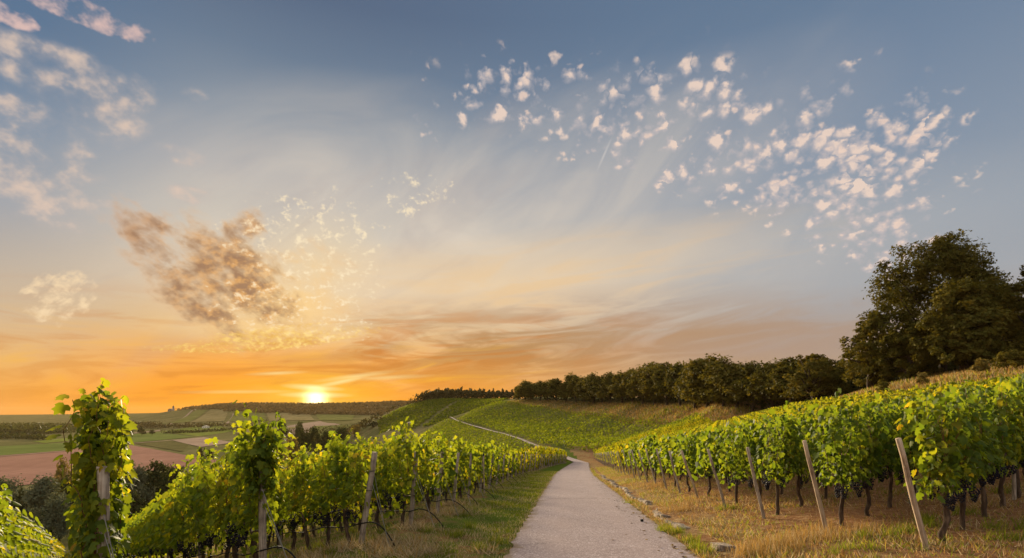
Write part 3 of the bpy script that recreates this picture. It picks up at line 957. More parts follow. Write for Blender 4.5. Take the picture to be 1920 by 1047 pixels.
rest_geo = {'R': Geo(), 'L': Geo()}
for d, side, k, i, x, y in VINES:
    key = (side, k, i)
    D = RD if side == 'R' else LD
    if side == 'L' and i == 0 and k in (1, 2): q_ = .17 if k == 1 else -.12; x, y = x - D[0] * q_, y - D[1] * q_
    rz = math.atan2(D[1], D[0]) + (PI if (i + k) % 2 else 0)
    z = H(x, y)
    hidden = not in_frame(x, y)
    if key in SOLO:
        near, mid = d < 15, d < 38
        src = (NEAR_R if side == 'R' else NEAR_L) if near else (MID_R if side == 'R' else MID_L) if mid else (FAR_R if side == 'R' else FAR_L)
        fol, canes = src[(i * 3 + k * 5) % len(src)]
        if side == 'L' and i == 0 and k in (1, 2): fol, canes = TALL_L[k - 1]
        elif side == 'L' and k == 1 and i < 8: fol, canes = SLIM_L[i % 4]
        e = empty('grape_vine', (x, y, z), rz + RNG.normal(0, .05))
        sc = RNG.uniform(.94, 1.06) + (.30 * float(sstep(30, 100, d)) if side == 'L' else 0)
        e.scale = (1, 1, sc)
        where = 'beside the end post' if i == 0 else f'{nth(i)} from the end post'
        tag(e, f'grape vine {where}, {row_words(side, k)}', 'grape vine', 'grape vines right of the path' if side == 'R' else 'grape vines left of the path')
        link('foliage', fol, e)
        link('trunk', (TRUNK_R if side == 'R' else TRUNK_L)[(i + 2 * k) % 5], e)
        if near:
            if canes: link('canes', canes, e)
            nb = 6
        else: nb = 3 if d < 24 else 1 if mid else 0
        zb = .73 if side == 'R' else .70
        for q in range(nb):
            b = link('grape_bunch', BUNCH[(q + i) % 3], e)
            b.location = (RNG.uniform(-.52, .52), RNG.choice([-1, 1]) * RNG.uniform(.06, .22), zb + RNG.uniform(-.07, .12))
            b.rotation_euler = (RNG.normal(0, .12), RNG.normal(0, .12), RNG.uniform(0, 6))
            b.scale = (1.15, 1.15, 1.1)
    elif not hidden and d > 4:
        src = FAR_R if side == 'R' else FAR_L
        if d < 34: src = MID_R if side == 'R' else MID_L
        V, Fi = mesh_arrays(src[(i * 3 + k) % len(src)][0])
        if d > 60 and side == 'R' and i > 6:           # fewer, for rows seen only as far tops
            nl = len(V) // 6
            keep = RNG.random(nl) < .75
            V = V.reshape(nl, 6, 3)[keep].reshape(-1, 3); Fi = np.arange(len(V)).reshape(-1, 6)[:, [0, 1, 2, 3, 0, 3, 4, 5]].reshape(-1, 4)
        c, s = math.cos(rz), math.sin(rz)
        Vw = np.stack([V[:, 0] * c - V[:, 1] * s + x, V[:, 0] * s + V[:, 1] * c + y, V[:, 2] * (1.3 if side == 'L' and d > 60 else 1) + z], 1)
        rest_geo[side].add(Vw, Fi)
        rest_geo[side].tube([(x, y, z - .1), (x + .02, y, z + .5), (x, y, z + .9)], .035, 5)
        n_ = rest_geo[side].M
        n_[-1][:] = 1; n_[-2][:] = 1; n_[-3][:] = 1
for side, nm in (('R', 'right'), ('L', 'left')):
    if rest_geo[side].V:
        o = link('vine_rows', rest_geo[side].mesh('vine_rows', [M['vine_far'], M['bark']]))
        tag(o, 'packed vine rows climbing the slope to the dry bank' if side == 'R' else 'further vines of the rows falling away to the valley', 'vines', kind='stuff')


# ------------------------------------------------------------------ posts, hoses, wires
def post_mesh(L, r, bury=.35):
    g = Geo()
    n = 8
    z = np.linspace(-bury, L, n)
    w = np.cumsum(RNG.normal(0, .006, (n, 2)), 0); w -= w[2]
    rad = r * (1 + RNG.normal(0, .035, n)) * np.linspace(1.05, .95, n)
    g.tube(np.stack([w[:, 0], w[:, 1], z], 1), rad, 10)
    me = g.mesh('vine_post', [M['post']], False)
    return me


def place_post(me, x, y, lean, label, group, name='vine_post', mat=None):
    """lean = horizontal offset of a point one metre up"""
    o = link(name, me)
    d = Vector((lean[0], lean[1], 1)).normalized()
    o.rotation_euler = d.to_track_quat('Z', 'Y').to_euler()
    o.location = (x, y, H(x, y))
    return tag(o, label, 'post', group)


PM = [post_mesh(1.72, .052) for _ in range(5)]
PMR = [post_mesh(1.66, .035) for _ in range(5)]
LEAN_L = {1: (-.005, .0), 2: (-.03, .03), 3: (.16, -.03), 4: (.07, .02), 5: (.07, .05)}
WORDS_L = {1: 'grey post wrapped in leaves, leftmost of the row-end posts', 2: 'upright grey end post with a bushy shoot on top', 3: 'brown end post leaning right, its foot in dry grass'}
for k, (x, y) in enumerate(LEFT):
    if k == 0: continue
    ln = LEAN_L.get(k, (RNG.normal(.10, .04), RNG.normal(.0, .04)))
    po = place_post(PM[k % 5], x, y, ln, WORDS_L.get(k, f'weathered end post of the {nth(k)} vine row left of the path'), 'row-end posts left of the path')
    if k < 7:
        for zz in (1.02 + .05 * (k % 3), 1.38):
            a_ = np.linspace(0, 2 * PI, 13); g = Geo(); g.tube(np.stack([np.cos(a_) * .056, np.sin(a_) * .056, zz + .01 * np.sin(a_ + k)], 1), .005, 5, cap=False)
            link('wire_loop', g.mesh('wire_loop', [M['hose']]), po)
WORDS_R = {0: 'pale split end post nearest the camera, leaning left over dry grass', 1: 'grey end post leaning left, beside the tall dry grass clump'}
for k, (x, y) in enumerate(RIGHT):
    q = .27 + RNG.normal(0, .035)
    o = place_post(PMR[k % 5], x, y, (-q * .95, q * .05 + RNG.normal(0, .03)), WORDS_R.get(k, f'leaning wooden end post of the {nth(k)} vine row right of the path'), 'leaning row-end posts right of the path')
    o.scale = (1, 1, RNG.uniform(.93, 1.05))
    if k in (0, 1, 4): o.data = o.data.copy(); o.data.materials[0] = M['post_new']
mp_l, mp_r = post_mesh(1.75, .034), post_mesh(1.7, .034)
for side, rows, D, me in (('L', LEFT, LD, mp_l), ('R', RIGHT, RD, mp_r)):
    for k, (x0, y0) in enumerate(rows[:14]):
        for j in range(1, 4 if k < 6 else 2):
            p = np.array([x0, y0]) + D * (5.2 * j - .25)
            if not in_frame(*p) or math.hypot(*p) > 40: continue
            place_post(me, p[0], p[1], (RNG.normal(0, .03), RNG.normal(0, .03)), f'thin post {["", "one bay", "two bays", "three bays"][j]} in from the end, {row_words(side, k)}',
                       'thin posts inside the rows')
# the thin pale stake standing among the left row ends
xs, ys_, zs_ = on(908, 927)
o = place_post(post_mesh(1.62, .026), xs, ys_, (-.02, 0), 'thin pale stake with a dark cap among the left row ends', None, 'wooden_stake')
o['category'] = 'stake'; o.data.materials[0] = M['post_new']
g = Geo(); g.tube([(0, 0, 1.60), (0, 0, 1.70)], .034, 8); link('stake_cap', g.mesh('stake_cap', [M['hose']]), o)

for k, (x0, y0) in enumerate(LEFT[:17]):
    if k == 0: continue
    g = Geo()
    pts = []
    for q in np.arange(9.5, -.01, -.5):
        p = np.array([x0, y0]) + LD * q
        pts.append((p[0], p[1] - .06, H(*p) + .40 + .03 * math.sin(q * 2.7 + k)))
    e = np.array([x0, y0]) - LD * 0 + np.array([.12, -.06])
    R = RNG.uniform(.55, .95)
    for t in np.linspace(.12, 1, 8):
        xx, yy = e[0] + R * t, e[1] - .30 * t * R
        pts.append((xx, yy, H(xx, yy) + .42 * (1 - t ** 2.1) + .04 * math.sin(t * PI) - .02 * (t == 1)))
    g.tube(pts, .012, 6)
    tag(link('drip_hose', g.mesh('drip_hose', [M['hose']], True)), f'black drip hose bending down at its end, {row_words("L", k)}', 'hose', 'drip hoses along the left rows')
for k, (x0, y0) in enumerate(LEFT[:9]):
    if k == 0: continue
    g = Geo()
    for j, dz in enumerate((1.30, 1.12)):
        l = LEAN_L.get(k, (.1, 0))
        a = (x0 + l[0] * dz + .05, y0 - .05, H(x0, y0) + dz)
        xx, yy = x0 + .62 + .03 * j, y0 - .42
        g.tube([a, (xx, yy, H(xx, yy) - .02)], .0045, 4)
    tag(link('guy_wire', g.mesh('guy_wire', [M['wire']])), f'pair of grey guy wires holding an end post, {row_words("L", k)}', 'wire', 'guy wires of the left row-end posts')
for side, rows, D in (('L', LEFT, LD), ('R', RIGHT, RD)):
    for k, (x0, y0) in enumerate(rows[:7]):
        if side == 'L' and k == 0: continue
        g = Geo()
        for zz in ((.72, 1.15, 1.55) if side == 'L' else (.86, 1.2, 1.5)):
            g.tube([(*(np.array([x0, y0]) + D * q), H(*(np.array([x0, y0]) + D * q)) + zz) for q in np.arange(0, 10.1, 1)], .003, 4)
        tag(link('trellis_wire', g.mesh('trellis_wire', [M['wire']])), f'thin trellis wires strung along {row_words(side, k)}', 'wire', 'trellis wires')


# ------------------------------------------------------------------ trees
def tree_meshes(h, rx, ry_, lobes, clumps, leaves, size, mat, seed, base=.18, trunk_r=None, clump_r=.13, flat=.75, limbs=9):
    """crown from leaf-clump cards round lobes (cx, cy, cz, r) given in crown units (0..1 of the height up, radii of the crown across)"""
    rng = np.random.default_rng(seed)
    cl = []
    w = np.array([l[3] ** 2 for l in lobes]); w = w / w.sum()
    pick = rng.choice(len(lobes), clumps, p=w)
    for li in pick:
        cx, cy, cz, r = lobes[li]
        u = rng.normal(size=3); u /= np.linalg.norm(u)
        if u[2] < -.45: u[2] *= -.6
        q = r * (.60 + .40 * rng.random() ** .6) * (1 + .12 * math.sin(u[0] * 7 + li) * math.cos(u[1] * 6 + u[2] * 5))
        cl.append((cx * rx + u[0] * q * rx, cy * ry_ + u[1] * q * ry_, (cz * h + u[2] * q * .5 * h * 1.0), *u))
    cl = np.array(cl)
    k = rng.integers(0, clumps, clumps * leaves) if False else np.repeat(np.arange(clumps), leaves)
    cr = clump_r * h * rng.uniform(.55, 1.25, clumps)
    off = rng.normal(size=(len(k), 3)); off /= np.linalg.norm(off, axis=1)[:, None]
    off *= (rng.random(len(k)) ** .45)[:, None]
    off[:, 2] *= flat
    P = cl[k, :3] + off * cr[k, None]
    P[:, 2] = np.maximum(P[:, 2], .02 * h)
    N = cl[k, 3:] * .6 + off * .5 + rng.normal(size=(len(k), 3)) * .55 + np.array([0, 0, .35])
    T = rng.normal(size=(len(k), 3))
    V, Fa = cards(P, N, T, size * rng.uniform(.6, 1.35, len(k)), LEAF_CLUMP)
    g = Geo(); g.add(V, Fa)
    crown = g.mesh('crown', [M[mat]])
    g = Geo()
    tr = trunk_r or h * .022
    n = 8
    top = h * .62
    z = np.linspace(-.4, top, n)
    wv = np.cumsum(rng.normal(0, .012 * h, (n, 2)), 0); wv -= wv[1]
    pts = np.stack([wv[:, 0], wv[:, 1], z], 1)
    g.tube(pts, tr * np.linspace(1.35, .35, n), 9)
    order = np.argsort(-np.linalg.norm(cl[:, :2], axis=1))
    for c in cl[order[rng.choice(min(len(cl), 60), limbs, replace=False)]]:
        s = rng.uniform(.22, .8); i = s * (n - 1); a = pts[int(i)]
        m = (a + c[:3]) / 2 + rng.normal(0, .03 * h, 3) + np.array([0, 0, .04 * h])
        t = np.linspace(0, 1, 6)[:, None]
        line = (1 - t) ** 2 * a + 2 * t * (1 - t) * m + t ** 2 * c[:3]
        g.tube(line, tr * np.linspace(.48, .10, 6), 6)
    return crown, g.mesh('trunk', [M['tree_bark']], True)


def plant(name, meshes, x, y, rz, scale, label, cat='tree', group=None, z=None, dz=0):
    e = empty(name, (x, y, (H(x, y) if z is None else z) + dz), rz)
    e.scale = scale
    link('crown', meshes[0], e); link('trunk', meshes[1], e)
    return tag(e, label, cat, group)


ROUND = [(0, 0, .62, .80), (.42, .1, .52, .50), (-.42, -.1, .50, .52), (.05, .4, .50, .5), (-.05, -.42, .48, .5), (0, 0, .82, .36), (.25, -.3, .34, .40), (-.3, .25, .32, .42)]
ROUND2 = [(.1, 0, .60, .72), (.5, -.2, .42, .5), (-.5, .1, .44, .46), (.0, -.4, .42, .5), (-.15, .1, .80, .40), (.3, .2, .74, .40), (-.35, -.3, .28, .4), (.35, .35, .26, .4)]
ROUND3 = [(-.1, 0, .66, .66), (.4, .2, .60, .46), (-.5, 0, .36, .50), (.1, -.45, .34, .50), (.5, -.1, .30, .42), (-.1, .1, .84, .32), (-.4, .35, .62, .34)]
# the wood along the ridge: unit trees 12 m high
WT = [tree_meshes(12, 4.3, 4.3, L, 170, 26, .55, mt, 40 + j, clump_r=.115) for j, (L, mt) in enumerate(((ROUND, 'oak_leaf'), (ROUND2, 'oak_leaf'), (ROUND3, 'oak_leaf'), (ROUND2, 'oak_gold'), (ROUND, 'oak_leaf')))]
wp = np.array([(p[0], p[2]) for p in WOOD] + [(1430, 122), (1490, 110), (1545, 98), (1580, 92)], float)
topw = np.array([(960, 722), (985, 713), (1040, 708), (1090, 703), (1130, 700), (1165, 698), (1200, 688), (1235, 674), (1275, 682), (1310, 676), (1345, 668), (1380, 684), (1410, 674), (1445, 676), (1480, 676),
                 (1520, 668), (1560, 672), (1600, 690)], float)
px, n = 972.0, 0
front = []
while px < 1590:
    d = float(np.interp(px, wp[:, 0], wp[:, 1]))
    front.append((px, d))
    px += F * 4.5 / d * RNG.uniform(.8, 1.15)
for n, (px, d) in enumerate(front):
    x, y = (px - CX) / F * d, d + 3
    z = H(x, y)
    top = float(np.interp(px, topw[:, 0], topw[:, 1])) + RNG.normal(3, 3.5)
    h = max(6.5, (HY - top) / F * y - z)
    s = h / 12
    sx = s * RNG.uniform(1.05, 1.35) if d > 100 else s * 1.25
    plant('wood_tree', WT[int(RNG.integers(5))], x, y, RNG.uniform(0, 6), (sx, sx, s * 1.0), f'dark tree fronting the wood above the bank, {nth(n)} from its far end', group='trees of the wood on the ridge')
for n in range(0, len(front) - 1, 2):
    px, d = front[n]
    x, y = (px + F * 2.8 / d - CX) / F * (d + 11), d + 11
    z = H(x, y)
    top = float(np.interp(px + 5, topw[:, 0], topw[:, 1])) + RNG.normal(1, 3)
    s = max(6., (HY - top) / F * y - z) / 12
    plant('wood_tree', WT[n % 5], x, y, RNG.uniform(0, 6), (s * 1.1, s * 1.1, s), f'dark tree top behind the front trees, {nth(n // 2)} from the far end', group='trees deeper in the wood on the ridge')


def scatter_mass(name, pts, size, mat, label, cat, tmpl=LEAF_CLUMP):
    """one mass of foliage: pts (n,3)"""
    n = len(pts)
    V, Fa = cards(pts, unit(n) + np.array([-.2, -.3, .5]), unit(n), size * RNG.uniform(.6, 1.4, n), tmpl)
    g = Geo(); g.add(V, Fa)
    return tag(link(name, g.mesh(name, [M[mat]])), label, cat, kind='stuff')


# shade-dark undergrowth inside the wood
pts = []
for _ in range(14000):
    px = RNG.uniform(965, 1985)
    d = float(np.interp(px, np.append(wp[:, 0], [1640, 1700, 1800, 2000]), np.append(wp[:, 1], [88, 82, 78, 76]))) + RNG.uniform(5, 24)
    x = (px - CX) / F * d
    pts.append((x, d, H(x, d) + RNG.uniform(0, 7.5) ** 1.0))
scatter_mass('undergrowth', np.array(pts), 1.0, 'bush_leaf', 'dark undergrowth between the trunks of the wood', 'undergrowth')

# the big oaks at the right
OAK = [(0, 0, .50, .52), (.04, 0, .68, .44), (.06, -.1, .74, .34), (-.12, 0, .78, .40), (.18, .05, .80, .36), (-.50, 0, .62, .34), (.48, 0, .58, .36), (-.66, .1, .70, .22), (-.34, .1, .86, .24), (.38, 0, .74, .28), (.62, 0, .42, .36),
       (-.60, 0, .36, .36), (.1, -.4, .45, .5), (-.2, .4, .5, .5), (.05, 0, .93, .20), (-.05, -.3, .25, .4), (.4, -.3, .25, .4), (-.4, -.2, .22, .4)]
OAK2 = [(0, 0, .55, .62), (-.3, 0, .40, .5), (.35, 0, .42, .5), (.1, 0, .80, .36), (-.15, -.1, .72, .36), (.3, .1, .70, .34), (0, -.4, .4, .5), (-.4, -.1, .20, .44), (.42, -.2, .20, .44), (0, -.3, .18, .5)]


def big(name, px, d, top, width, lobes, mat, clumps, leaves, label, seed, size=.40, rz=0):
    x, y = (px - CX) / F * d, d
    z = H(x, y)
    h = (HY - top) / F * y - z
    r = width / 2 / F * d
    ms = tree_meshes(h, r, r * .8, lobes, clumps, leaves, size, mat, seed, clump_r=.070, limbs=16, trunk_r=.45, flat=.7)
    return plant(name, ms, x, y, rz, (1, 1, 1), label)


big('oak_tree', 1768, 80, 440, 285, OAK, 'oak_leaf', 520, 62, 'tallest oak on the right skyline with wide ragged dark crown', 3)
big('oak_tree', 1808, 70, 512, 215, OAK2, 'oak_gold', 420, 60, 'golden-brown oak standing in front of the tallest oak', 4)
big('oak_tree', 1632, 82, 582, 185, OAK2, 'oak_leaf', 200, 60, 'dark spreading oak left of the tallest oak', 5, rz=.5)
big('oak_tree', 1700, 74, 600, 120, OAK2, 'oak_leaf', 170, 60, 'low dark oak between the spreading oak and the golden one', 8, rz=2)
big('oak_tree', 1965, 68, 470, 230, OAK, 'oak_leaf', 230, 70, 'dark oak cut off by the right edge of the view', 6, rz=1)
big('oak_tree', 1893, 84, 535, 190, OAK2, 'oak_leaf', 170, 60, 'shaded oak filling the gap near the right edge', 9, rz=1)
big('oak_tree', 1528, 96, 663, 110, ROUND2, 'oak_gold', 130, 50, 'low brownish oak where the wood meets the spreading oak', 7)
SHR = [tree_meshes(2.4, 1.2, 1.2, ROUND2, 50, 22, .20, 'oak_gold', 70, clump_r=.14, trunk_r=.04, limbs=5), tree_meshes(2.0, .9, .9, ROUND, 40, 22, .20, 'tan_leaf', 71, clump_r=.14, trunk_r=.04, limbs=5)]
for j, (px, d, s, k, w) in enumerate(((1730, 62, .9, 1, 'small yellowish shrub under the tallest oak'), (1838, 58, 1.0, 1, 'yellow shrub in the tall grass below the golden oak'), (1890, 55, 1.05, 0, 'green shrub on the grassy bank near the right edge'),
                                      (1918, 54, .95, 0, 'leafy shrub at the right edge of the bank'), (1655, 66, .8, 0, 'small green shrub on the bank below the spreading oak'))):
    x = (px - CX) / F * d
    plant('bank_shrub', SHR[k], x, d, j, (s, s, s), w, 'shrub', 'shrubs on the grassy bank')

# ------------------------------------------------------------------ near-valley trees
WIL = [tree_meshes(12, 5.2, 5.2, L, 90, 40, .55, 'willow_leaf', 90 + j, clump_r=.14, flat=1.0) for j, L in enumerate((ROUND2, ROUND3))]
BSH = [tree_meshes(12, 5.6, 5.6, L, 100, 30, .6, 'bush_leaf', 95 + j, clump_r=.12) for j, L in enumerate((ROUND, ROUND3))]
TAN = [tree_meshes(12, 4.6, 4.6, L, 70, 26, .6, 'tan_leaf', 98 + j, clump_r=.12) for j, L in enumerate((ROUND,))]
CONE = [(0, 0, .30, .62), (0, 0, .52, .44), (0, 0, .72, .28), (0, 0, .90, .13)]
CON = [tree_meshes(12, 3.4, 3.4, CONE, 90, 26, .5, 'bush_leaf', 99, clump_r=.10)]
VT = [  # px, top, distance, width px, kind, label
    (8, 893, 176, 62, WIL[0], 'pale willow at the left edge beside the ploughed field'), (40, 903, 172, 40, CON[0], 'pointed dark tree between two willows'), (86, 894, 166, 84, WIL[1], 'large grey-green willow in front of the ploughed field'),
    (119, 862, 196, 36, TAN[0], 'yellowing tree rising over the ploughed field left of the leafy post'), (140, 888, 186, 60, BSH[0], 'dark bushy tree behind the leafy post'), (56, 950, 150, 40, WIL[0], 'small round willow in front of the large one'),
    (112, 930, 152, 54, WIL[0], 'grey willow lobe low beside the leafy post'), (22, 940, 160, 60, BSH[1], 'dark bush below the pointed tree'), (75, 962, 156, 60, BSH[0], 'dark low bush under the large willow'),
    (170, 900, 176, 70, BSH[1], 'dark tree hidden partly by the leafy post'), (232, 886, 182, 60, BSH[0], 'dark bush just right of the leafy post'), (262, 874, 178, 52, WIL[1], 'grey-topped bush right of the leafy post'),
    (292, 868, 186, 70, BSH[1], 'broad dark green bush below the ploughed field'), (326, 872, 182, 50, BSH[0], 'dark bush behind the second vine row'), (250, 925, 150, 70, BSH[1], 'low dark bush above the falling vine rows'), (210, 930, 150, 70, WIL[1], 'grey bush beside the post leaves')]
for j, (px, top, d, w, ms, lab) in enumerate(VT):
    x = (px - CX) / F * d; z = H(x, d)
    h = (HY - top) / F * d - z
    h = max(h, 3)
    sx = w / F * d / 10.2
    plant('valley_tree', ms, x, d, j * 1.3, (sx, sx, h / 12), lab, group='trees at the foot of the vineyard')
# trees and bushes further out in the valley
FT = [(245, 805, 880, 9, 'lone round tree, leftmost of three in the green fields'), (266, 801.5, 890, 14, 'lone round tree, middle and largest of three in the green fields'), (285, 805.5, 900, 10, 'lone round tree, rightmost of three in the green fields'),
      (527, 786, 640, 24, 'dark tree right of the bushy shoot in the valley'), (562, 790, 680, 16, 'small dark tree beyond the sunlit meadow'), (545, 822, 300, 42, 'round tan bush behind the upright grey post'),
      (522, 828, 285, 26, 'low tan bush beside the round one'), (590, 802, 420, 34, 'dark bushy tree in the middle of the valley'), (614, 806, 400, 30, 'dark bush right of the bushy tree'), (566, 810, 420, 36, 'dark bush left of the bushy tree'),
      (640, 800, 430, 30, 'bush at the foot of the far vineyard hill'), (665, 797, 520, 26, 'distant bush under the far vineyard hill'), (560, 798, 560, 22, 'bush in the far meadow'), (376, 840, 420, 12, 'small bush at the edge of the pale field'),
      (392, 842, 400, 14, 'small bush behind the second vine row at the pale field'), (700, 791, 520, 24, 'bush where the far vineyard hill meets the valley')]
for j, (px, top, d, w, lab) in enumerate(FT):
    x = (px - CX) / F * d; z = H(x, d)
    h = max((HY - top) / F * d - z, 3)
    ms = (TAN[0] if 'tan' in lab else BSH[j % 2])
    sx = w / F * d / 10.5
    plant('valley_tree', ms, x, d, j * 1.1, (sx, sx, h / 12), lab, group='trees and bushes in the valley fields')


def mass(lines, n, hgt, size, mat, name, label, cat='wood', jx=6, jd=.03, spike=0):
    """foliage mass along polylines of (px, base py or None, d): crowns HGT metres high"""
    P = []
    for ln in lines:
        ln = np.array(ln, float)
        for _ in range(n // len(lines)):
            t = RNG.uniform(0, len(ln) - 1); i = int(t); f = t - i
            px = ln[i, 0] * (1 - f) + ln[i + 1, 0] * f; d = (ln[i, 1] * (1 - f) + ln[i + 1, 1] * f) * (1 + RNG.uniform(-jd, jd))
            x = (px - CX) / F * d + RNG.normal(0, jx)
            z = H(x, d)
            a = .62 + .38 * math.sin(x * 2 * PI / (hgt * .9) + math.sin(d * .3) * 2) * math.cos(d * 2 * PI / (hgt * 1.1))
            if spike: a = .55 + .45 * abs((x / (hgt * .42)) % 1 * 2 - 1) * (.7 + .3 * math.sin(x * 1.7))
            P.append((x, d, z + hgt * a * RNG.random() ** .55))
    return scatter_mass(name, np.array(P), size, mat, label, cat)


mass([[(788, 566), (850, 568), (965, 570)], [(800, 585), (880, 585), (968, 585)]], 5200, 12.5, 2.3, 'fir_leaf', 'hilltop_wood', 'dark wood along the crest of the far vineyard hill', jd=.012, spike=1)
mass([[(775, 556), (800, 556)]], 160, 6, 1.5, 'fir_leaf', 'crest_bushes', 'small bushes at the left end of the hilltop wood', jd=.01)
mass([[(345, 1890), (430, 1890), (600, 1890), (700, 1800), (800, 1740)], [(380, 1800), (480, 1780), (620, 1760), (760, 1680)], [(430, 1720), (560, 1680), (700, 1620)], [(480, 1650), (600, 1600), (740, 1540)], [(560, 1560), (640, 1500), (740, 1420)]], 12000, 7.5, 8, 'ridge_leaf', 'ridge_wood', 'dark wood along the far ridge under the sun', jx=20, jd=.03)
mass([[(-30, 1330), (60, 1330), (125, 1330)], [(-30, 1180), (60, 1150), (130, 1200)], [(-30, 1000), (40, 960), (122, 1080)]], 5200, 15, 6, 'bush_leaf', 'valley_wood', 'dark wood on the valley floor at the left', jx=25, jd=.05)
mass([[(-30, 800), (40, 790), (84, 760)]], 900, 9, 3, 'bush_leaf', 'valley_thicket', 'dark thicket between the green fields at the left', jx=6, jd=.03)
mass([[(130, 1500), (230, 1450), (290, 1350)], [(220, 1300), (300, 1230), (420, 1180)]], 1600, 10, 5, 'fir_leaf', 'far_copse', 'strips of trees below the castle hill', jx=15, jd=.03)
mass([[(310, 985), (360, 1010), (420, 1050), (520, 1080)]], 900, 7, 3.2, 'bush_leaf', 'field_hedgerow', 'dark hedgerow crossing the valley behind the green fields', jx=5, jd=.012)
mass([[(520, 900), (600, 880), (700, 840)], [(540, 760), (640, 740)], [(560, 620), (640, 560), (700, 560)]], 1700, 7, 3.0, 'fir_leaf', 'valley_scrub', 'bushes scattered over the sunlit valley', jx=12, jd=.05)


# ------------------------------------------------------------------ fields
def field_mat(name, stops, scale, stretch, rz, bumpd=.15):
    m, nt, out = new_mat(name)
    P = geom(nt, 'Position')
    mp = nt.nodes.new('ShaderNodeMapping'); mp.inputs['Rotation'].default_value = (0, 0, rz); mp.inputs['Scale'].default_value = stretch
    nt.links.new(P, mp.inputs[0])
    n = noise(nt, mp.outputs[0], scale, 5, .6)
    n2 = noise(nt, P, .02, 3, .5)
    c = ramp(nt, (n * .6 + n2 * .4).step(.3, .7), stops)
    b = bsdf(nt, c, 1.0, .0, bump(nt, n, bumpd))
    nt.links.new(b.outputs[0], out.inputs[0])
    return m


def field(name, quad, mat, lift=.35, n=28):
    q = [np.array(W3(px, py, F * 39.6 / (py - HY))[:2]) for px, py in quad]
    s, t = np.meshgrid(np.linspace(0, 1, n), np.linspace(0, 1, n), indexing='ij')
    XY = ((1 - s) * (1 - t))[..., None] * q[0] + (s * (1 - t))[..., None] * q[1] + (s * t)[..., None] * q[2] + ((1 - s) * t)[..., None] * q[3]
    Z = height(XY[..., 0], XY[..., 1]) + lift
    V = np.concatenate([XY, Z[..., None]], -1).reshape(-1, 3)
    i = np.arange(n - 1)[:, None] * n; j = np.arange(n - 1)[None]
    Fq = np.stack([i + j, i + n + j, i + n + j + 1, i + j + 1], -1).reshape(-1, 4)
    return tag(link(name, mesh_np(name, V, Fq.ravel(), np.full(len(Fq), 4), [mat], smooth=True)), kind='structure')


m_plough = field_mat('ploughed earth', [(0, (.22, .118, .085)), (.5, (.275, .150, .108)), (1, (.33, .185, .135))], .5, (1, .12, 1), .5)
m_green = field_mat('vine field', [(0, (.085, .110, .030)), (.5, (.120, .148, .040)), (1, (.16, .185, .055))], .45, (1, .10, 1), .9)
m_green2 = field_mat('bright green crop', [(0, (.12, .145, .030)), (.5, (.165, .19, .04)), (1, (.21, .22, .055))], .3, (1, .2, 1), .4)  # brighter yellow-green than the vine field
m_olive = field_mat('olive stubble', [(0, (.080, .075, .030)), (.5, (.11, .10, .040)), (1, (.14, .125, .05))], .4, (1, .2, 1), .4)
m_pale = field_mat('pale stubble', [(0, (.24, .17, .12)), (.5, (.30, .215, .155)), (1, (.36, .27, .20))], .3, (1, .2, 1), .4)
field('ploughed_field', [(-120, 866), (234, 834), (430, 868), (-120, 930)], m_plough)
field('vineyard_field', [(-120, 845), (129, 831), (129, 845.5), (-120, 865)], m_green, .5)
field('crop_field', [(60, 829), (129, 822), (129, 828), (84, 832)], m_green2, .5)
field('vineyard_field', [(219, 817), (296, 811), (366, 820), (229, 833)], m_green, .5)
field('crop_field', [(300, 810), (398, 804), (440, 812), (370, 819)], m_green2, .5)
field('stubble_field', [(256, 834), (317, 827.5), (354, 834), (342, 848)], m_olive, .55)
field('pale_field', [(322, 826.5), (382, 821), (440, 831), (376, 840)], m_pale, .6)
field('pale_field', [(520, 812), (600, 806), (640, 816), (530, 828)], m_pale, .6)
field('crop_field', [(216, 815), (300, 808), (300, 809.3), (216, 816.5)], m_pale, .55)
for a, b in (((-120, 866.5), (129, 846.8)), ((225, 834), (322, 826.5))):
    field('field_track', [a, b, (b[0], b[1] + .7), (a[0], a[1] + .9)], m_pale, .7)

def hill_patch(name, quad, mat, lift=1.2, n=16):
    q = [np.array(W3(px, HY, d)[:2]) for px, d in quad]
    s, t = np.meshgrid(np.linspace(0, 1, n), np.linspace(0, 1, n), indexing='ij')
    XY = ((1 - s) * (1 - t))[..., None] * q[0] + (s * (1 - t))[..., None] * q[1] + (s * t)[..., None] * q[2] + ((1 - s) * t)[..., None] * q[3]
    V = np.concatenate([XY, (height(XY[..., 0], XY[..., 1]) + lift)[..., None]], -1).reshape(-1, 3)
    i = np.arange(n - 1)[:, None] * n; j = np.arange(n - 1)[None]
    Fq = np.stack([i + j, i + n + j, i + n + j + 1, i + j + 1], -1).reshape(-1, 4)
    return tag(link(name, mesh_np(name, V, Fq.ravel(), np.full(len(Fq), 4), [mat], smooth=True)), kind='structure')


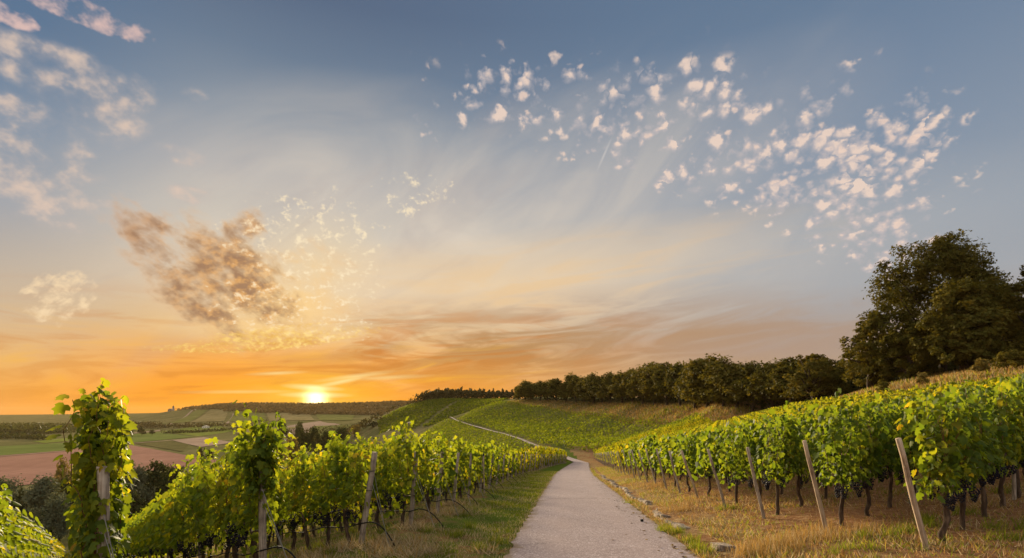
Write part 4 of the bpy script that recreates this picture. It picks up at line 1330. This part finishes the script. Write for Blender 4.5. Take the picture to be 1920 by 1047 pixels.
m_hill = field_mat('hillside vine plots', [(0, (.105, .115, .034)), (.5, (.145, .150, .046)), (1, (.19, .185, .062))], .25, (1, .10, 1), 1.1)
m_tan = field_mat('mown meadow', [(0, (.16, .135, .055)), (.5, (.215, .175, .078)), (1, (.27, .22, .105))], .1, (1, .3, 1), .2)
for qd, mt in ((((318, 1380), (352, 1380), (392, 1780), (372, 1800)), m_hill), (((356, 1380), (420, 1360), (428, 1700), (396, 1760)), m_tan), (((428, 1340), (500, 1320), (495, 1620), (440, 1640)), m_hill),
               (((505, 1300), (590, 1260), (580, 1540), (500, 1600)), m_tan), (((600, 1240), (660, 1200), (665, 1420), (592, 1500)), m_hill), (((230, 1250), (300, 1200), (320, 1330), (262, 1400)), m_tan),
               (((130, 1150), (230, 1080), (262, 1180), (180, 1280)), m_hill), (((440, 930), (520, 880), (560, 1000), (470, 1080)), m_tan), (((570, 820), (640, 780), (670, 900), (590, 980)), m_hill)):
    hill_patch('hillside_field', qd, mt)

# ------------------------------------------------------------------ far buildings
m_stone = rough_mat('old stone wall', [(0, (.16, .13, .11)), (1, (.26, .22, .18))], .6, 4)
m_white = rough_mat('white render', [(0, (.55, .52, .47)), (1, (.72, .68, .62))], .8, 4)
m_roof = rough_mat('dark tiled roof', [(0, (.075, .045, .035)), (1, (.13, .075, .055))], .8, 4)


def house(name, x, y, w, l, h, rh, rz, wall, label, cat, tower=None):
    e = empty(name, (x, y, H(x, y)), rz)
    g = Geo()
    a, b = w / 2, l / 2
    V = [(-a, -b, -1), (a, -b, -1), (a, b, -1), (-a, b, -1), (-a, -b, h), (a, -b, h), (a, b, h), (-a, b, h)]
    g.add(V, [(0, 1, 5, 4), (1, 2, 6, 5), (2, 3, 7, 6), (3, 0, 4, 7)])
    g.add([(-a, -b, h), (a, -b, h), (0, -b, h + rh * .96), (-a, b, h), (a, b, h), (0, b, h + rh * .96)], [(0, 1, 2), (4, 3, 5)])
    link('wall', g.mesh('wall', [wall]), e)
    g = Geo(); o = .25
    k = rh / a * o
    g.add([(-a - o, -b - o, h - k), (0, -b - o, h + rh), (0, b + o, h + rh), (-a - o, b + o, h - k), (a + o, -b - o, h - k), (a + o, b + o, h - k)], [(0, 1, 2, 3), (1, 4, 5, 2)])
    link('roof', g.mesh('roof', [m_roof]), e)
    g = Geo()
    for sx in (-.5, 0, .5):
        c = sx * l * .6
        g.add([(-a - .04, c - .5, h * .35), (-a - .04, c + .5, h * .35), (-a - .04, c + .5, h * .75), (-a - .04, c - .5, h * .75)], [(0, 1, 2, 3)])
        g.add([(c * w / l - .5, -b - .04, h * .35), (c * w / l + .5, -b - .04, h * .35), (c * w / l + .5, -b - .04, h * .75), (c * w / l - .5, -b - .04, h * .75)], [(0, 1, 2, 3)])
    link('window', g.mesh('window', [M['hose']]), e)
    if tower:
        g = Geo(); r, th = tower
        g.tube([(a + r * .6, 0, -1), (a + r * .6, 0, th)], r, 12)
        t = link('tower', g.mesh('tower', [wall]), e)
        g = Geo(); g.tube([(a + r * .6, 0, th), (a + r * .6, 0, th + r * .1), (a + r * .6, 0, th + 2.2 * r)], [r * 1.12, r * 1.12, .05], 12)
        link('tower_roof', g.mesh('tower_roof', [m_roof]), t)
    return tag(e, label, cat)


x, y, _ = W3(320, 769, 1900)
house('castle', x, y, 16, 9, 6, 4, 0, m_stone, 'tiny castle with a round tower on the far ridge', 'castle', (3.2, 15))
x, y, _ = W3(386, 796, 1150); house('farmhouse', x, y, 14, 9, 4, 3, .4, m_white, 'small white farmhouse below the castle hill', 'house')
x, y, _ = W3(768, 792, 452); house('field_hut', x, y, 3.4, 2.6, 2.1, .9, .5, m_white, 'little white hut low on the far vineyard hill', 'hut')
for (a, b, c) in (((312, 797, 1300), (345, 786, 1560), (362, 775, 1800)), ((425, 790, 1260), (436, 781, 1500), (438, 776, 1600)), ((603, 775, 1600), (612, 783, 1350), (618, 786, 1280))):
    pts = np.array([W3(*p)[:2] for p in (a, b, c)])
    t = np.linspace(0, 2, 40)
    P = np.stack([np.interp(t, [0, 1, 2], pts[:, 0]), np.interp(t, [0, 1, 2], pts[:, 1])], 1)
    strip('vineyard_track', P, height(P[:, 0], P[:, 1]) + .9, 2.6, m_pale)

# ------------------------------------------------------------------ vineyards on the hills beyond
def inside(poly, x, y):
    c = np.zeros(len(x), bool)
    n = len(poly)
    for i in range(n):
        x1, y1 = poly[i]; x2, y2 = poly[(i + 1) % n]
        c ^= ((y1 > y) != (y2 > y)) & (x < (x2 - x1) * (y - y1) / (y2 - y1 + 1e-9) + x1)
    return c


def rows_field(name, poly, direction, spacing, step, hgt, size, label, gap=None, mat='vine_far', thick=.22, per=1):
    poly = np.array(poly, float)
    D = np.array(direction, float); D /= np.linalg.norm(D); Nn = np.array([-D[1], D[0]])
    a = poly @ D; b = poly @ Nn
    P = []
    for r in np.arange(b.min(), b.max(), spacing):
        t = np.arange(a.min(), a.max(), step)
        t = t + RNG.uniform(-.5, .5, len(t)) * step
        o = r + RNG.normal(0, thick * .5, len(t))
        P.append(t[:, None] * D + o[:, None] * Nn)
    P = np.concatenate(P)
    P = P[inside(poly, P[:, 0], P[:, 1])]
    if gap is not None:
        g0, g1, gw = np.array(gap[0]), np.array(gap[1]), gap[2]
        u = (g1 - g0) / np.linalg.norm(g1 - g0); v = P - g0
        P = P[np.abs(v[:, 0] * u[1] - v[:, 1] * u[0]) > gw]
    P = np.repeat(P, per, 0) + RNG.normal(0, .12, (len(P) * per, 2))
    z = height(P[:, 0], P[:, 1])
    pts = np.stack([P[:, 0], P[:, 1], z + hgt * RNG.random(len(P)) ** .6], 1)
    n = len(pts)
    V, Fa = cards(pts, unit(n) + np.array([0, -.3, .4]), unit(n), size * RNG.uniform(.7, 1.35, n), LEAF_CLUMP)
    g = Geo(); g.add(V, Fa)
    return tag(link(name, g.mesh(name, [M[mat]])), label, 'vineyard', kind='stuff')


xy = lambda *p: [W3(*q)[:2] for q in p]
rows_field('hill_vineyard', xy((1031, 841, 147), (1014, 836, 153), (978, 823, 178), (944, 810, 202), (904, 800, 238), (857, 789, 284), (893, 775, 304), (938, 759, 316), (1012, 766, 266), (1097, 779, 221), (1181, 785, 182), (1251, 788, 157),
                               (1305, 789, 141), (1330, 800, 122), (1200, 842, 121), (1110, 850, 126)), (.76, .65), 2.3, .36, 1.5, .50, 'dense green vine rows on the middle hillside above the track',
           gap=(xy((1029, 839, 148))[0], xy((1212, 783, 179))[0], 1.2), per=3, mat='vine_hill')
rows_field('slope_vineyard', xy((1004, 841, 147), (970, 828, 171), (934, 816, 196), (894, 806, 231), (858, 792.5, 275), (838, 790, 300), (790, 806, 285), (780, 835, 230), (900, 850, 165), (960, 850, 140)), (-.72, .7), 2.3, .40, 1.5, .50,
           'green vine rows on the slope below the track', per=3, mat='vine_hill')
rows_field('far_hill_vineyard', xy((706, 790, 535), (742, 773, 548), (793, 753.5, 557), (850, 751, 559), (955, 751, 559), (935, 767, 430), (880, 782, 425), (830, 795, 425), (760, 806, 430), (715, 806, 470)), (.55, .83), 3.4, 1.1, 1.5, 1.7,
           'muted green vine rows on the far hill under the dark wood', gap=(xy((795, 795, 440))[0], xy((868, 758, 540))[0], 2.5), mat='vine_hill', per=2)
rows_field('valley_vineyard', xy((70, 1030, 118), (150, 1018, 118), (150, 1005, 138), (70, 1012, 138)), (1, .1), 2.0, .3, 1.8, .6, 'small bright vine rows at the foot of the slope beside the leafy post', per=2)
# the vines lining the near edge of the middle hill's left silhouette

# ------------------------------------------------------------------ kerb stones
def stone_mesh(seed):
    rng = np.random.default_rng(seed)
    bm = bmesh.new()
    bmesh.ops.create_cube(bm, size=1)
    bmesh.ops.bevel(bm, geom=bm.edges[:], offset=.16, segments=2, affect='EDGES', profile=.6)
    bmesh.ops.subdivide_edges(bm, edges=bm.edges[:], cuts=1, use_grid_fill=True)
    for v in bm.verts:
        n = v.co.normalized()
        v.co += n * rng.normal(0, .040)
    bmesh.ops.recalc_face_normals(bm, faces=bm.faces[:])
    me = bpy.data.meshes.new('edge_stone'); bm.to_mesh(me); bm.free()
    me.materials.append(M['stone'])
    return me


M['stone'] = rough_mat('sandstone', [(0, (.14, .105, .075)), (.5, (.27, .21, .155)), (1, (.40, .32, .25))], 4, 6, .92, .02, 18)
STN = [stone_mesh(k) for k in range(6)]
y, k = 8.6, 0
while y < 46 and k < 60:
    L = RNG.uniform(.30, .55)
    if not (9.0 < y < 10.9 or 14.4 < y < 15.6):
        s = 1.98 + .10 * math.sin(y * .9) + RNG.normal(0, .03)
        x = float(c_of(y)) + s
        o = link('edge_stone', STN[k % 6])
        o.location = (x, y, H(x, y) + RNG.uniform(-.065, -.02))
        tl = math.atan2(float(c_of(y + .5) - c_of(y - .5)), 1)
        o.rotation_euler = (-.08 + RNG.normal(0, .06), .15 + RNG.normal(0, .08), -tl + RNG.normal(0, .12))
        o.scale = (RNG.uniform(.20, .30), L * .92, .16)
        tag(o, f'pale sandstone edging block beside the path, {nth(k)} from the camera', 'stone', 'edging stones right of the path')
        k += 1
    y += L + .02
x, y, _ = on(1203.5, 982.5)
bmp = stone_mesh(77); bmp.materials[0] = M['hose']
o = link('dark_pebble', bmp); o.location = (x, y, H(x, y) + .075); o.scale = (.07, .05, .05)
tag(o, 'small black lump lying on the asphalt near its right edge', 'pebble')


# ------------------------------------------------------------------ grass
def tufts(cx, cy, per, spread):
    n = len(cx)
    k = np.repeat(np.arange(n), per)
    return cx[k] + RNG.normal(0, spread, len(k)), cy[k] + RNG.normal(0, spread, len(k))


def blades(name, x, y, hgt, width, mats, mi, label, lean=.35, tmpl=BLADE, cat='grass'):
    z = height(x, y)
    n = len(x)
    a = RNG.uniform(0, 2 * PI, n)
    up = np.stack([RNG.normal(0, lean, n), RNG.normal(0, lean, n), np.ones(n)], 1)
    nor = np.stack([np.cos(a), np.sin(a), np.full(n, .1)], 1)
    V, Fa = cards(np.stack([x, y, z - .012], 1), nor, up, hgt, tmpl, 1.0)
    V = V.reshape(n, -1, 3)
    if width is not None:                        # blade width in metres, whatever the height
        c = np.stack([x, y], 1)[:, None]
        pass
    g = Geo()
    g.add(V.reshape(-1, 3), Fa)
    kf = len(tmpl[1])
    me = mesh_np(name, np.concatenate(g.V), np.concatenate(g.Fc), np.concatenate(g.S), [M[m] for m in mats], np.repeat(mi, kf))
    return tag(link(name, me), label, cat, kind='stuff')


def noise2(x, y, f, ph=0.):
    return (np.sin(x * f + 1.7 * np.sin(y * f * .8 + ph) + ph) + np.sin(y * f * 1.3 + 1.3 * np.sin(x * f * .7 - ph)) + np.sin((x + y) * f * .6 + ph * 2)) / 3


# left verge: green with bare and straw patches
N = 100000
y = 5.5 + 44 * RNG.random(N) ** 1.7
s = RNG.uniform(-4.9, -1.46, N)
edge = (s > -1.62)
x = c_of(y) + s
q = noise2(x, y, 1.5, .4) * .6 + noise2(x, y, 4.1, 2.) * .4 + sstep(8, 24, y) * .5 + sstep(-4.6, -2.6, s) * .25
keep = RNG.random(N) < np.clip(.50 + q * .9, .05, 1)
x, y, s, q = x[keep], y[keep], s[keep], q[keep]
mi = np.where(RNG.random(len(x)) < np.clip(.74 - q * .75, .12, .9), 1, 0)
mi = np.where((s > -1.66) & (RNG.random(len(x)) < .6), 1, mi)
hg = RNG.uniform(.022, .062, len(x)) * (1 + .6 * np.clip(q, 0, 1)) * (1 + y * .012)
blades('verge_grass', x, y, hg, None, ['grass_green', 'grass_straw'], mi, 'short green grass with straw patches on the left verge', tmpl=(BLADE[0] * np.array([2.4, 1, 1.3]), BLADE[1][:1]) if False else (BLADE_T[0] * np.array([1.6, 1, 2]), BLADE_T[1]))
# left, under the vines
N = 26000
y = 5 + 36 * RNG.random(N) ** 1.5; s = -4.4 - 16 * RNG.random(N) ** 1.6
x = c_of(y) + s
q = noise2(x, y, 1.1, 1.4)
keep = RNG.random(N) < np.clip(.55 + q * .6, .1, 1)
x, y, q = x[keep], y[keep], q[keep]
mi = np.where(RNG.random(len(x)) < .5 - q * .5, 1, 0)
blades('row_grass', x, y, RNG.uniform(.05, .16, len(x)), None, ['grass_green', 'grass_straw'], mi, 'grass and straw under the vines left of the path', tmpl=(BLADE_T[0] * np.array([1.3, 1, 2]), BLADE_T[1]))
# straw heaps at the feet of the left posts
cx = np.array([LEFT[3][0] + .1, LEFT[3][0] + .6, LEFT[3][0] - .4, LEFT[4][0] + .2, LEFT[2][0] + .5, LEFT[3][0] + 1.1, LEFT[5][0] + .3, LEFT[6][0]] * 6) + RNG.normal(0, .35, 48)
cy = np.array([LEFT[3][1] - .2, LEFT[3][1] - .3, LEFT[3][1] - .1, LEFT[4][1] - .2, LEFT[2][1] + .1, LEFT[3][1] - .6, LEFT[5][1] - .2, LEFT[6][1]] * 6) + RNG.normal(0, .25, 48)
x, y = tufts(cx, cy, 90, .13)
blades('straw_litter', x, y, RNG.uniform(.10, .30, len(x)), None, ['grass_straw', 'grass_dry'], (RNG.random(len(x)) < .25).astype(int), 'dry straw lying at the feet of the left posts', lean=1.3, tmpl=(BLADE_T[0] * np.array([.6, 1, 2]), BLADE_T[1]))

# right verge and the ground under the right vines: dry grass, some green
N = 170000
y = 6 + 52 * RNG.random(N) ** 1.7
s = 1.5 + 11 * RNG.random(N) ** 1.35
x = c_of(y) + s
q = noise2(x, y, 1.3, 2.2) * .6 + noise2(x, y, 3.7, 5.) * .4
keep = (RNG.random(N) < np.clip(.55 + q * .7 + .25 * (s < 3.6), .08, 1)) & (np.abs(s - 2.0) > .12 + .08 * RNG.random(N))
x, y, s, q = x[keep], y[keep], s[keep], q[keep]
gq = noise2(x, y, .9, 7.)
u = RNG.random(len(x))
mi = np.where(u < .28 + .30 * gq + .18 * sstep(18, 45, y), 0, np.where(u < .75, 1, 2))
hg = RNG.uniform(.025, .11, len(x)) * (1 + .9 * np.clip(q, 0, 1)) * (1 + y * .012)
blades('slope_grass', x, y, hg, None, ['grass_green', 'grass_dry', 'grass_straw'], mi, 'short dry grass and weeds on the slope right of the path', lean=.95, tmpl=(BLADE_T[0] * np.array([1.2, 1, 2]), BLADE_T[1]))
# golden tufts
pts = [on(px, py)[:2] for px, py in ((1440, 1030), (1470, 1022), (1500, 1016), (1530, 1008), (1420, 1036), (1455, 1036), (1490, 1030), (1515, 1020), (1545, 1000), (1270, 962), (1262, 960), (1280, 957), (1230, 915), (1215, 912), (1240, 912), (1400, 1040), (1600, 1012),
                                     (1620, 1000), (1340, 930), (1180, 895), (1300, 945))]
pts = np.array(pts)
k = np.repeat(np.arange(len(pts)), 3)
cx, cy = pts[k, 0] + RNG.normal(0, .12, len(k)), pts[k, 1] + RNG.normal(0, .12, len(k))
x, y = tufts(cx, cy, 80, .13)
blades('golden_grass', x, y, RNG.uniform(.08, .25, len(x)), None, ['grass_dry', 'grass_straw'], (RNG.random(len(x)) < .2).astype(int), 'tall golden dry grass in clumps on the right slope', lean=.32, tmpl=(BLADE_T[0] * np.array([.42, 1, 1.5]), BLADE_T[1]))
# green tufts
pts = np.array([on(px, py)[:2] for px, py in ((1296, 1018), (1305, 1030), (1316, 1040), (1250, 995), (1262, 1001), (1180, 946), (1240, 1000), (1690, 1000), (1740, 985), (1660, 1012), (1610, 1035), (1650, 1015), (1720, 975), (1590, 1040), (1900, 1010), (1810, 965), (1360, 955), (1880, 925), (1880, 990),
                                              (640, 1020), (660, 1000), (690, 1018), (720, 1000), (800, 1000), (850, 1010), (880, 990), (905, 1035), (930, 1020), (820, 1040), (620, 1040), (560, 1044), (870, 970), (590, 1030))])
k = np.repeat(np.arange(len(pts)), 2)
x, y = tufts(pts[k, 0] + RNG.normal(0, .1, len(k)), pts[k, 1] + RNG.normal(0, .1, len(k)), 70, .07)
blades('green_tufts', x, y, RNG.uniform(.08, .22, len(x)), None, ['grass_green'], np.zeros(len(x), int), 'fresh green grass tufts scattered beside the path', lean=.45, tmpl=(BLADE_T[0] * np.array([.6, 1, 2]), BLADE_T[1]))
# the dry bank below the wood, and the grassy bank at the right
N = 70000
px = RNG.uniform(952, 1990, N)
bt = np.array([(952, 310), (1020, 282), (1097, 240), (1181, 200), (1251, 174), (1310, 155), (1361, 137), (1500, 108), (1600, 92), (1700, 80), (1850, 71), (2000, 66)], float)
bb = np.array([(952, 297), (1020, 262), (1097, 216), (1181, 177), (1251, 152), (1310, 134), (1361, 112), (1500, 78), (1600, 62), (1700, 50), (1850, 42), (2000, 38)], float)
d0, d1 = np.interp(px, bb[:, 0], bb[:, 1]), np.interp(px, bt[:, 0], bt[:, 1]) + 3
y = d0 + (d1 - d0) * RNG.random(N)
x = (px - CX) / F * y
q = noise2(x, y, .35, 3.)
u = RNG.random(N)
mi = np.where(u < .24 + .28 * q, 0, np.where(u < .88, 1, 2))
blades('bank_grass', x, y, RNG.uniform(.28, .75, N) * (1 + .4 * (q > .2)), None, ['grass_green', 'grass_dry', 'grass_straw'], mi, 'tall dry grass on the bank below the wood', lean=.4, tmpl=(BLADE_T[0] * np.array([2.6, 1, 2]), BLADE_T[1]))

# fallen vine leaves and crumbs along the path's edges and under the vines
N = 900
y = 7 + 30 * RNG.random(N) ** 1.6
s_ = np.where(RNG.random(N) < .30, RNG.choice([-1, 1], N) * RNG.uniform(.9, 1.7, N) , RNG.choice([-1, 1], N) * RNG.uniform(2.5, 8, N))
s_[:40] = RNG.uniform(-1.4, 1.4, 40)
x = c_of(y) + s_
P = np.stack([x, y, height(x, y) + np.where(np.abs(s_) < 1.5, .05 + .0011 * y, .02)], 1)
V, Fa = cards(P, np.array([0, 0, 1.]) + unit(N) * .35, unit(N), RNG.uniform(.03, .085, N), LEAF_VINE, curl=RNG.normal(1.2, .8, N))
g = Geo(); g.add(V, Fa)
M['dead_leaf'] = leaf_mat('dead vine leaf', [(0, (.10, .055, .025)), (.5, (.20, .12, .05)), (1, (.32, .22, .07))], (1.2, 1.1, .8), .2, .8, .05)
tag(link('fallen_leaves', g.mesh('fallen_leaves', [M['dead_leaf']])), 'withered vine leaves lying about the path edges and under the vines', 'leaves', kind='stuff')


# ------------------------------------------------------------------ haze
def build_haze():
    g = Geo()
    x0, x1, y0, y1, z0, z1 = -10500, 10500, -24, 5700, -44, 62
    g.add([(x0, y0, z0), (x1, y0, z0), (x1, y1, z0), (x0, y1, z0), (x0, y0, z1), (x1, y0, z1), (x1, y1, z1), (x0, y1, z1)],
          [(0, 3, 2, 1), (4, 5, 6, 7), (0, 1, 5, 4), (1, 2, 6, 5), (2, 3, 7, 6), (3, 0, 4, 7)])
    m, nt, out = new_mat('evening haze')
    v = nt.nodes.new('ShaderNodeVolumePrincipled')
    v.inputs['Color'].default_value = (.90, .68, .34, 1)
    v.inputs['Density'].default_value = HAZE
    v.inputs['Anisotropy'].default_value = 0
    nt.links.new(v.outputs[0], out.inputs['Volume'])
    o = link('haze', g.mesh('haze', [m]))
    tag(o, 'thin evening haze over the valley', 'haze', kind='stuff')


build_haze()
